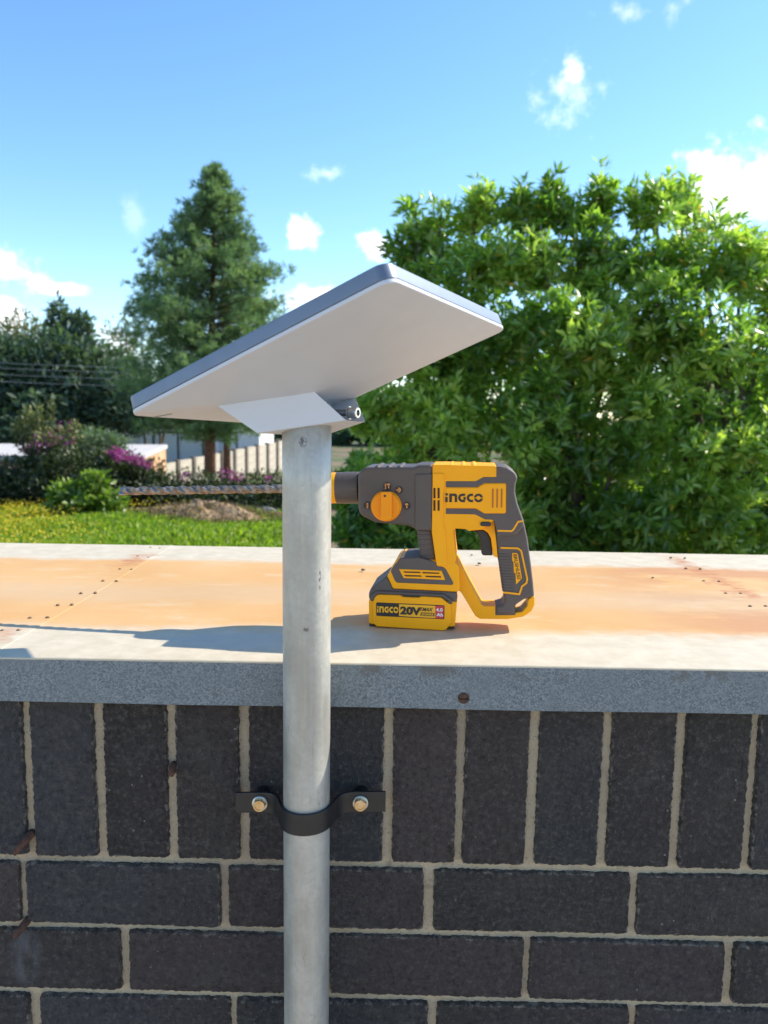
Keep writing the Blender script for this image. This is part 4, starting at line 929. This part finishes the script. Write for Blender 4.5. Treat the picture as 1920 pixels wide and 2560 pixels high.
# ---- generic leafy mass
def leafy(name, label, cat, lobes, n, llen, lw, material, base=None, group=None, trunk=None, up=.3, tint=(.45, .2), flowers=None, stem_r=.05, part='crown', shell=.4):
    if base is None: base = Vector((lobes[0][0], lobes[0][1], ground_z(lobes[0][0], lobes[0][1])))
    t = empty(name, base, label, cat, group)
    Pc, Nc = sample_lobes(lobes, n, shell); m_ = len(Pc)
    D = unit(Nc*.6+rand_unit(m_)*.9+np.array([0, 0, up])); Nn = unit(Nc*.5+np.array([0, 0, .6])+rand_unit(m_)*.6)
    V, F = leaves(Pc, D, Nn, rng.uniform(*llen, m_), rng.uniform(*lw, m_), .2, .1)
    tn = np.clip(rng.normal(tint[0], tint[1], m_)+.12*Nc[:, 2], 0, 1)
    o = np_obj(part, V, F, material, t, np.repeat(tn, 5)); tag(o, None, kind='stuff')
    for l in lobes[:trunk or 4]:
        c_ = Vector(l[:3]); limb('stem', base-Vector((0, 0, .1)), c_, stem_r, stem_r*.3, t)
    if flowers:
        cl_, nf, mt, sz = flowers; Pf, Nf = sample_lobes(cl_, nf, .2); k = len(Pf)
        V, F = leaves(Pf, unit(Nf+rand_unit(k)), rand_unit(k), rng.uniform(sz*.7, sz*1.3, k), rng.uniform(sz*.6, sz, k), .2)
        o = np_obj('blossom', V, F, mt, t, np.repeat(rng.random(k), 5)); tag(o, None, kind='stuff')
    return t
M_dkleaf = leaf_mat('dark_leaf', (.030, .050, .032), (.065, .105, .064), (.14, .20, .12), .35, .7)  # greyed and lightened: distance haze is put into the leaf colour
M_olive = leaf_mat('olive_leaf', (.06, .07, .02), (.14, .15, .05), (.26, .24, .08), .3, .6)
M_hedge = leaf_mat('hedge_leaf', (.014, .022, .008), (.04, .058, .018), (.10, .13, .035), .3, .5)
M_shrub = leaf_mat('shrub_leaf', (.05, .09, .012), (.12, .19, .025), (.24, .32, .06), .4, .4)
M_grey = leaf_mat('greygreen_leaf', (.05, .085, .04), (.11, .16, .085), (.2, .26, .14), .3, .6)
M_magenta = leaf_mat('magenta_bract', (.16, .012, .13), (.33, .03, .26), (.5, .09, .40), .4, .5)
M_yflow = leaf_mat('yellow_petal', (.55, .36, .01), (.70, .50, .015), (.8, .62, .03), .3, .5)
M_dry = leaf_mat('dry_stem', (.10, .06, .03), (.17, .11, .06), (.27, .2, .11), .2, .8)

# dark trees far left
leafy('dark_tree', 'large dark feathery tree at the left edge behind the wires', 'tree', [lobe(40, 860, 52, 120, 90), lobe(130, 790, 52, 85, 80), lobe(200, 850, 52, 90, 90), lobe(110, 920, 51, 140, 70), lobe(-60, 850, 53, 130, 110), lobe(-20, 780, 53, 70, 60)],
    13000, (.4, .8), (.18, .32), M_dkleaf, base=Vector((atY(80, 900, 52).x, 52, ground_z(0, 52))), group='distant trees', stem_r=.22)
leafy('dark_tree', 'dark tree with two pointed tops left of the tall pine', 'tree', [lobe(128, 700, 54, 22, 45), lobe(175, 720, 54, 24, 45), lobe(150, 780, 54, 60, 55), lobe(220, 800, 54, 55, 50), lobe(265, 860, 50, 60, 70), lobe(300, 890, 50, 45, 50)],
    8000, (.38, .7), (.12, .24), M_dkleaf, base=Vector((atY(190, 900, 54).x, 54, ground_z(0, 54))), group='distant trees', stem_r=.2)
leafy('pale_tree', 'pale yellowish thin tree rising behind the dark left tree', 'tree', [lobe(60, 720, 75, 60, 40), lobe(20, 750, 75, 60, 50), lobe(110, 740, 75, 50, 35)],
    1700, (.4, .8), (.15, .3), M_olive, base=Vector((atY(60, 900, 75).x, 75, ground_z(0, 75))), group='distant trees', stem_r=.25, shell=.1)
leafy('pale_tree', 'pale half bare tree between the dark tree and the pine', 'tree', [lobe(270, 720, 70, 45, 45), lobe(255, 770, 70, 50, 50), lobe(300, 780, 70, 40, 50)],
    600, (.4, .8), (.12, .25), M_olive, base=Vector((atY(265, 900, 70).x, 70, ground_z(0, 70))), group='distant trees', stem_r=.22, shell=.05)
leafy('dark_tree', 'low dark bushy tree under the pine by the precast fence', 'tree', [lobe(330, 880, 36, 50, 45), lobe(380, 860, 36, 40, 40), lobe(300, 850, 37, 40, 50)],
    1800, (.25, .5), (.1, .2), M_dkleaf, base=Vector((atY(335, 950, 36).x, 36, ground_z(0, 36))), group='distant trees', stem_r=.12)

# far-off wood closing the view beyond the houses
n = 15000; gx = rng.uniform(-110, 130, n); hh_ = 4.5+2.2*np.sin(gx*.13)+1.5*np.sin(gx*.37+1)+.8*np.sin(gx*.9); gy = 96+rng.uniform(-4, 4, n)
gz = np.array([ground_z(0, 96)]*n)+hh_*rng.random(n)**.7
V, F = leaves(np.stack([gx, gy, gz], 1), unit(rand_unit(n)+np.array([0, 0, .3])), unit(rand_unit(n)+np.array([0, -.6, .6])), rng.uniform(.9, 1.8, n), rng.uniform(.6, 1.1, n), .2)
o = np_obj('distant_wood', V, F, M_dkleaf, None, np.repeat(np.clip(rng.normal(.5, .22, n), 0, 1), 5)); tag(o, 'far line of dark woodland along the horizon', 'woodland', kind='stuff')
# ---- tall pine
M_needle = leaf_mat('pine_needle', (.06, .11, .058), (.16, .245, .12), (.33, .41, .20), .4, .6)
YP = 28.0
pb = atY(452, 1010, YP); pbase = Vector((pb.x, YP, ground_z(pb.x, YP)))
pine = empty('pine_tree', pbase, 'tall conical pine tree standing left of the dish', 'tree')
kp = (YP-CAM.y)/1660.0
prof = [(365, 4), (385, 22), (415, 38), (450, 55), (500, 76), (550, 100), (600, 126), (650, 146), (700, 158), (760, 168), (820, 176), (880, 168), (930, 120), (960, 60)]
topz = atY(465, 365, YP).z
V, F = tube_geo([pbase-Vector((0, 0, .2)), pbase+Vector((.05, 0, 3)), Vector((atY(458, 700, YP).x, YP, atY(458, 700, YP).z)), Vector((atY(464, 380, YP).x, YP, topz-.3))], [.24, .2, .12, .02], 10)
mesh_obj('trunk', V, F, M_barkred, pine, smooth=True)
Bp, Dp, bv = [], [], []
yy = 368.0
while yy < 950:
    hw = np.interp(yy, [p[0] for p in prof], [p[1] for p in prof])*kp; xc = np.interp(yy, [365, 950], [465, 446])
    c0 = np.array(atY(xc, yy, YP)); nb = int(5+hw*2.0)
    for k in range(nb):
        a = rng.uniform(0, 2*math.pi); ln = hw*rng.uniform(.50, 1.17); dirv = np.array([math.cos(a), math.sin(a), 0]); rise = rng.uniform(-.05, .30)
        tip = c0+dirv*ln+np.array([0, 0, ln*rise]); bv.append((c0-np.array([0, 0, ln*.10]), tip))
        nt_ = int(6+ln*9)
        for t in np.clip(rng.choice([.35, .6, .8, 1.0], nt_, p=[.15, .25, .3, .3])+rng.normal(0, .05, nt_), .1, 1.05):
            q = c0+(tip-c0)*t+rng.normal(0, .08+.035*ln*t, 3)*np.array([1, 1, .8]); Bp.append(q); Dp.append(unit(dirv*.7+np.array([0, 0, .55])+rng.normal(0, .25, 3)))
    yy += 8.5+6*(yy-365)/600
Bp, Dp = np.array(Bp), np.array(Dp); nn_ = 15; n = len(Bp)
B2 = np.repeat(Bp, nn_, 0)+rng.normal(0, .03, (n*nn_, 3)); D2 = unit(np.repeat(Dp, nn_, 0)*.75+rand_unit(n*nn_)*.8)
V, F = quads(B2, D2, rand_unit(n*nn_), rng.uniform(.13, .26, n*nn_), rng.uniform(.022, .040, n*nn_))
tn = np.clip(np.repeat(rng.normal(.45, .2, n), nn_)+rng.normal(0, .1, n*nn_), 0, 1)
o = np_obj('crown', V, F, M_needle, pine, np.repeat(tn, 4)); tag(o, None, kind='stuff')
V = []; F = []
for (a, b) in bv:
    v, f = tube_geo([a, b], [.030, .008], 4, False); k = len(V); V += v; F += [tuple(i+k for i in q) for q in f]
o = mesh_obj('branches', V, F, M_bark, pine); tag(o, None, kind='stuff')
# second trunk right of the pine
q0 = atY(489, 1010, 32); b2 = Vector((q0.x, 32, ground_z(q0.x, 32)))
t2 = empty('pine_tree', b2, 'smaller red-trunked pine just right of the tall pine, mostly behind the dish', 'tree')
V, F = tube_geo([b2-Vector((0, 0, .2)), b2+Vector((.03, 0, 2.5)), b2+Vector((.1, 0, 5.2))], [.19, .15, .06], 9); mesh_obj('trunk', V, F, M_barkred, t2, smooth=True)
lb_ = [lobe(500, 905, 32, 40, 22), lobe(545, 915, 32, 45, 24), lobe(520, 860, 32, 60, 40), lobe(560, 800, 32, 50, 50), lobe(420, 905, 30, 40, 24)]
Pc, Nc = sample_lobes(lb_, 900, .1); B2 = np.repeat(Pc, 10, 0)+rng.normal(0, .05, (len(Pc)*10, 3)); D2 = unit(rand_unit(len(B2))+np.array([0, 0, .3]))
V, F = quads(B2, D2, rand_unit(len(B2)), rng.uniform(.15, .3, len(B2)), rng.uniform(.025, .045, len(B2)))
o = np_obj('crown', V, F, M_needle, t2, np.repeat(np.clip(rng.normal(.45, .2, len(B2)), 0, 1), 4)); tag(o, None, kind='stuff')

# ---- hedge with bougainvillea
leafy('bougainvillea_bush', 'big dark bougainvillea bush at the left edge with arching shoots', 'bush', [lobe(60, 1050, 12.4, 105, 62), lobe(150, 1035, 12.3, 95, 70), lobe(-40, 1060, 12.4, 110, 66), lobe(110, 985, 12.5, 55, 32), lobe(230, 1050, 12.3, 80, 60), lobe(60, 940, 12.6, 28, 40)],
    15000, (.06, .11), (.03, .055), M_hedge, flowers=([lobe(80, 965, 12.2, 34, 14), lobe(10, 1010, 12.1, 20, 12), lobe(140, 925, 12.4, 25, 14)], 150, M_magenta, .04), group='bushes along the garden edge', tint=(.4, .2))
leafy('bougainvillea_bush', 'dark bush topped by a bright magenta bougainvillea spray', 'bush', [lobe(290, 1050, 12.5, 70, 60), lobe(350, 1080, 12.6, 60, 40), lobe(245, 1005, 12.5, 45, 34), lobe(315, 1040, 12.5, 45, 24)],
    8000, (.06, .1), (.03, .05), M_hedge, flowers=([lobe(262, 984, 12.05, 24, 14), lobe(296, 993, 12.05, 22, 11), lobe(250, 976, 12.1, 16, 10), lobe(318, 1004, 12.1, 10, 6)], 400, M_magenta, .042), group='bushes along the garden edge', tint=(.38, .2))
leafy('low_hedge', 'low dark hedge with scattered pink flowers below the drill bit', 'hedge', [lobe(400, 1060, 13, 70, 42), lobe(470, 1065, 13, 70, 42), lobe(545, 1065, 13, 70, 42), lobe(620, 1065, 13, 75, 45), lobe(690, 1065, 13, 70, 45), lobe(430, 1095, 12.6, 90, 34), lobe(560, 1100, 12.6, 100, 34), lobe(340, 1095, 12.6, 80, 40), lobe(760, 1070, 13, 80, 45)],
    13000, (.06, .1), (.03, .05), M_hedge, flowers=([lobe(487, 1022, 12.5, 18, 9), lobe(510, 1030, 12.5, 16, 8), lobe(400, 1028, 12.5, 12, 8), lobe(580, 1035, 12.5, 8, 6)], 130, M_magenta, .045), group='bushes along the garden edge', tint=(.42, .22))
leafy('grey_shrub', 'grey-green feathery shrub above the dark bougainvillea bush', 'shrub', [lobe(190, 960, 13.4, 62, 34), lobe(235, 965, 13.4, 42, 28), lobe(150, 965, 13.4, 40, 24)],
    4200, (.07, .12), (.02, .035), M_grey, group='bushes along the garden edge', tint=(.5, .2))
leafy('garden_shrub', 'bright green leafy shrub in front of the dark bush', 'shrub', [lobe(190, 1085, 11.0, 55, 30), lobe(150, 1070, 11.0, 38, 28), lobe(205, 1045, 11.0, 26, 24), lobe(240, 1090, 10.9, 36, 22), lobe(130, 1085, 11.0, 26, 26)],
    1700, (.10, .16), (.06, .10), M_shrub, tint=(.55, .2), shell=.2, stem_r=.015)
# arching shoots standing out of the left bush
for i, (x0, y0, x1, y1) in enumerate([(110, 960, 112, 870), (80, 960, 62, 905), (60, 965, 40, 915), (140, 960, 165, 915), (95, 960, 85, 880)]):
    pass
shoots = []
b_ = leafy('tangled_shoots', 'tall thin pinkish shoots growing up out of the left bush', 'plant', [lobe(112, 890, 12.3, 5, 34), lobe(66, 915, 12.3, 14, 30), lobe(42, 930, 12.3, 16, 20), lobe(160, 930, 12.3, 18, 18), lobe(88, 915, 12.3, 10, 34), lobe(120, 945, 12.2, 46, 18)],
    900, (.06, .11), (.025, .045), M_olive, tint=(.4, .25), trunk=6, stem_r=.010, flowers=([lobe(118, 950, 12.1, 40, 16)], 90, M_magenta, .045), shell=.05)

# ---- ground cover: grass blades and yellow flowers (stuff)
n = 44000; gx = rng.uniform(-8.5, -.9, n); gy = rng.uniform(7.4, 11.6, n); gz = np.array([ground_z(a, b) for a, b in zip(gx, gy)])
D = unit(np.stack([rng.normal(0, .5, n), rng.normal(0, .5, n), np.ones(n)], 1)); V, F = quads(np.stack([gx, gy, gz-.01], 1), D, rand_unit(n), rng.uniform(.045, .11, n)*(1+.5*np.sin(gx*1.9)*np.sin(gy*2.3)), rng.uniform(.03, .06, n))
M_grass = leaf_mat('grass_blade', (.09, .15, .016), (.21, .31, .03), (.42, .46, .04), .45, .5)
o = np_obj('grass', V, F, M_grass, None, np.repeat(np.clip(rng.normal(.5, .2, n), 0, 1), 4)); tag(o, 'bright green ground cover growing beyond the wall', 'grass', kind='stuff')
n = 16000; gx = rng.uniform(-8.5, -1.6, n); gy = rng.uniform(7.4, 11.6, n); keep = (rng.random(n) < np.clip(.55-(gx+4.2)*.42, .015, 1)*(.5+.5*np.sin(gx*2.1+gy*1.3))); gx, gy = gx[keep], gy[keep]; n = len(gx)
gz = np.array([ground_z(a, b) for a, b in zip(gx, gy)])+rng.uniform(.10, .22, n); V, F = leaves(np.stack([gx, gy, gz], 1), rand_unit(n), unit(rand_unit(n)+np.array([0, -.4, 1])), rng.uniform(.016, .032, n), rng.uniform(.014, .03, n))
o = np_obj('yellow_flowers', V, F, M_yflow, None, np.repeat(rng.random(n), 5)); tag(o, 'yellow flowers scattered through the left ground cover', 'flowers', kind='stuff')

# ---- rubble mound
mp_ = atY(470, 1140, 10.9); V = []; F = []
nA_, nR = 28, 9
for j in range(nR):
    for k in range(nA_):
        t = j/(nR-1); a = 2*math.pi*k/nA_; hgt = .22*(math.cos(math.pi*t)*.5+.5)*(1+.35*math.sin(a*3+j))+.03*rnd.uniform(-1, 1)
        x = mp_.x+1.5*t*math.cos(a)+(.25*(1-t)*-1); y = 10.9+.6*t*math.sin(a); V.append((x, y, ground_z(x, y)-.03+max(0, hgt)))
for j in range(nR-1):
    for k in range(nA_): F.append((j*nA_+k, j*nA_+(k+1) % nA_, (j+1)*nA_+(k+1) % nA_, (j+1)*nA_+k))
mound = mesh_obj('dirt_mound', V, F, mat('dry_dirt', (.30, .19, .10), .95, col2=(.46, .33, .20), nscale=9, bump=1, bscale=25, bdist=.05), smooth=True); tag(mound, 'low mound of dry earth and straw on the grass', 'mound')
n = 2600; a = rng.uniform(0, 2*math.pi, n); r_ = np.sqrt(rng.random(n)); gx = mp_.x-.25*(1-r_)+1.55*r_*np.cos(a); gy = 10.9+.65*r_*np.sin(a); gz = np.array([ground_z(p, q) for p, q in zip(gx, gy)])+.19*(np.cos(math.pi*r_)*.5+.5)
V, F = quads(np.stack([gx, gy, gz], 1), unit(rand_unit(n)+np.array([0, 0, .7])), rand_unit(n), rng.uniform(.05, .14, n), rng.uniform(.008, .02, n))
o = np_obj('dry_straw', V, F, M_dry, None, np.repeat(rng.random(n), 4)); tag(o, 'dry straw lying over the earth mound', 'straw', kind='stuff')
M_stone = mat('stone_grey', (.22, .2, .18), .9, noise=.3, nscale=8, bump=.6, bscale=20, bdist=.02)
M_clay = mat('clay_red', (.26, .11, .06), .9, noise=.25, nscale=10)
def stone(x, y, Y, s_, material, label):
    p = atY(x, y, Y); z0 = ground_z(p.x, Y); b = bmesh.new(); bmesh.ops.create_icosphere(b, subdivisions=2, radius=1)
    for v in b.verts: k = 1+.25*math.sin(v.co.x*4+x)*math.sin(v.co.y*5+y); v.co = Vector((v.co.x*s_*1.4*k+p.x, v.co.y*s_*k+Y, v.co.z*s_*.8*k+z0+s_*.45))
    me = bpy.data.meshes.new('stone'); b.to_mesh(me); b.free(); me.materials.append(material); o = link(bpy.data.objects.new('stone', me)); tag(o, label, 'stone', 'stones by the mound')
stone(578, 1128, 11.5, .10, M_stone, 'grey stone on the grass right of the earth mound'); stone(602, 1135, 11.2, .07, M_clay, 'reddish clay lump right of the earth mound, beside the pole')

# ================================================================== FAR BUILDINGS, FENCE, WIRES
M_wallw = mat('white_render', (.80, .79, .77), .9, noise=.06, nscale=3); M_roofw = mat('pale_roof', (.55, .53, .50), .7, noise=.08, nscale=4)
M_fascia = mat('orange_fascia', (.50, .20, .09), .8, noise=.1, nscale=5); M_doorw = mat('door_white', (.74, .75, .76), .6); M_gap = mat('door_gap', (.12, .11, .10), .8)
YH = 58.0
def slab(name, x0, x1, y0, y1, Y, depth, material, parent, zmin=None):
    a, b = atY(x0, y1, Y), atY(x1, y0, Y); z0 = a.z if zmin is None else zmin
    v, f = box_geo(((a.x+b.x)/2, Y+depth/2, (z0+b.z)/2), (b.x-a.x, depth, b.z-z0)); return mesh_obj(name, v, f, material, parent)
gzh = ground_z(0, YH)
house = empty('white_house', Vector((atY(340, 950, YH).x, YH+3, gzh)), 'white single-storey house with pale roof and orange fascia behind the trees', 'house')
slab('wall', 150, 560, 926, 1000, YH, 7, M_wallw, house, gzh)
rf = slab('roof', 130, 575, 899, 911, YH-.6, 8.2, M_roofw, house); slab('fascia', 132, 573, 911.4, 917, YH-.5, .3, M_fascia, rf)
slab('eaves_beam', 150, 560, 917.2, 927, YH-.3, 7.2, M_wallw, house)
for (x0, x1) in ((338, 383), (392, 437), (300, 330), (470, 510)):
    d_ = slab('door', x0, x1, 936, 1000, YH-.08, .1, M_doorw, house, gzh+.02); slab('door_frame', x0-3, x1+3, 932, 936, YH-.1, .12, M_gap, d_)
    slab('door_frame', x1, x1+2.5, 936, 1000, YH-.1, .12, M_gap, d_, gzh+.02)
for x in (445, 458, 465): slab('porch_column', x, x+4, 926, 1000, YH-1.2, .25, M_wallw, house, gzh)
# low flat-roofed outbuilding with a sunlit orange end
g = G('orange_plaster'); P = g.pos(); a = g.noise(P, 1.6, 5); g.set('Base Color', g.mix(g.rng(a, .3, .7), (.50, .27, .13), (.60, .37, .21))); g.set('Roughness', .9)
pA, pB, pC = atZ(345-12, 968, -.62), atZ(357, 960, -.62), None
def low_building():
    top = -.62; r_far = atZ(358, 960.5, top); r_near = atZ(300, 984, top); l_far = atZ(-80, 958, top)
    d = (r_far-r_near); l_near = r_near+(l_far-r_far); base = ground_z(0, r_near.y)-.3
    pts = [r_near, r_far, l_far, l_near]; t = empty('low_outbuilding', Vector((r_near.x, r_near.y, base)), 'low flat-topped outbuilding with an orange end wall behind the bougainvillea', 'building')
    V = [(p.x, p.y, base) for p in pts]+[(p.x, p.y, top-.10) for p in pts]
    fix_normals(mesh_obj('wall', V, [(0, 1, 5, 4), (1, 2, 6, 5), (2, 3, 7, 6), (3, 0, 4, 7)], g.mt, t))
    c_ = sum((Vector(p) for p in pts), Vector())/4
    V = [Vector((c_.x+(p.x-c_.x)*1.01, c_.y+(p.y-c_.y)*1.03, top-.10)) for p in pts]+[Vector((c_.x+(p.x-c_.x)*1.01, c_.y+(p.y-c_.y)*1.03, top)) for p in pts]
    fix_normals(mesh_obj('roof_slab', V, [(0, 1, 5, 4), (1, 2, 6, 5), (2, 3, 7, 6), (3, 0, 4, 7), (4, 5, 6, 7), (3, 2, 1, 0)], mat('pale_screed', (.50, .46, .43), .85, noise=.08, nscale=2), t))
low_building()
# precast fence receding to the right
fa, fb = atY(345, 1003, 36), atY(700, 934, 60); ztop = (fa.z+fb.z)/2
fence = empty('precast_fence', Vector((fa.x, 36, ground_z(0, 36))), 'long pale precast concrete fence with posts running back right of the pine', 'fence')
M_pre = mat('precast', (.46, .40, .31), .9, noise=.15, nscale=2, bump=.4, bscale=10, bdist=.01); M_post = mat('precast_post', (.13, .10, .08), .9, noise=.2, nscale=3)
nb = 15; fd = (fb-fa)/nb
ang = math.atan2(fd.y, fd.x)
for i in range(nb+1):
    p = fa+fd*i; zt = fa.z+(fb.z-fa.z)*i/nb; z0 = ground_z(p.x, p.y)
    v, f = box_geo((0, 0, 0), (.26, .24, zt+.06-z0)); o = mesh_obj('post', v, f, M_post, None); o.parent = fence; o.location = Vector((p.x, p.y, (zt+.06+z0)/2))-fence.location; o.rotation_euler = (0, 0, ang)
    if i < nb:
        pm = p+fd*.5; zt2 = fa.z+(fb.z-fa.z)*(i+.5)/nb; ln = Vector((fd.x, fd.y)).length-.16; hpan = (zt2-ground_z(pm.x, pm.y))/4
        for k in range(4):
            v, f = box_geo((0, 0, 0), (ln, .06, hpan-.012)); o = mesh_obj('panel', v, f, M_pre, None); o.parent = fence
            o.location = Vector((pm.x, pm.y, zt2-hpan*(k+.5)))-fence.location; o.rotation_euler = (0, 0, ang)
# overhead wires
M_wire = mat('wire_alu', (.40, .42, .44), .5, .2)
for i, (y, lab) in enumerate(((775, 'topmost'), (786, 'second from top'), (800, 'third from top'), (815, 'lowest'))):
    a, b = atY(-260, y-6, 42), atY(760, y+16, 46); pts = [a.lerp(b, t/14)-Vector((0, 0, .35*math.sin(math.pi*t/14))) for t in range(15)]
    V, F = tube_geo(pts, [.008]*15, 6); o = mesh_obj('overhead_wire', V, F, M_wire, smooth=True); tag(o, 'thin overhead wire crossing in front of the far dark trees, %s of four' % lab, 'wire', 'overhead wires')
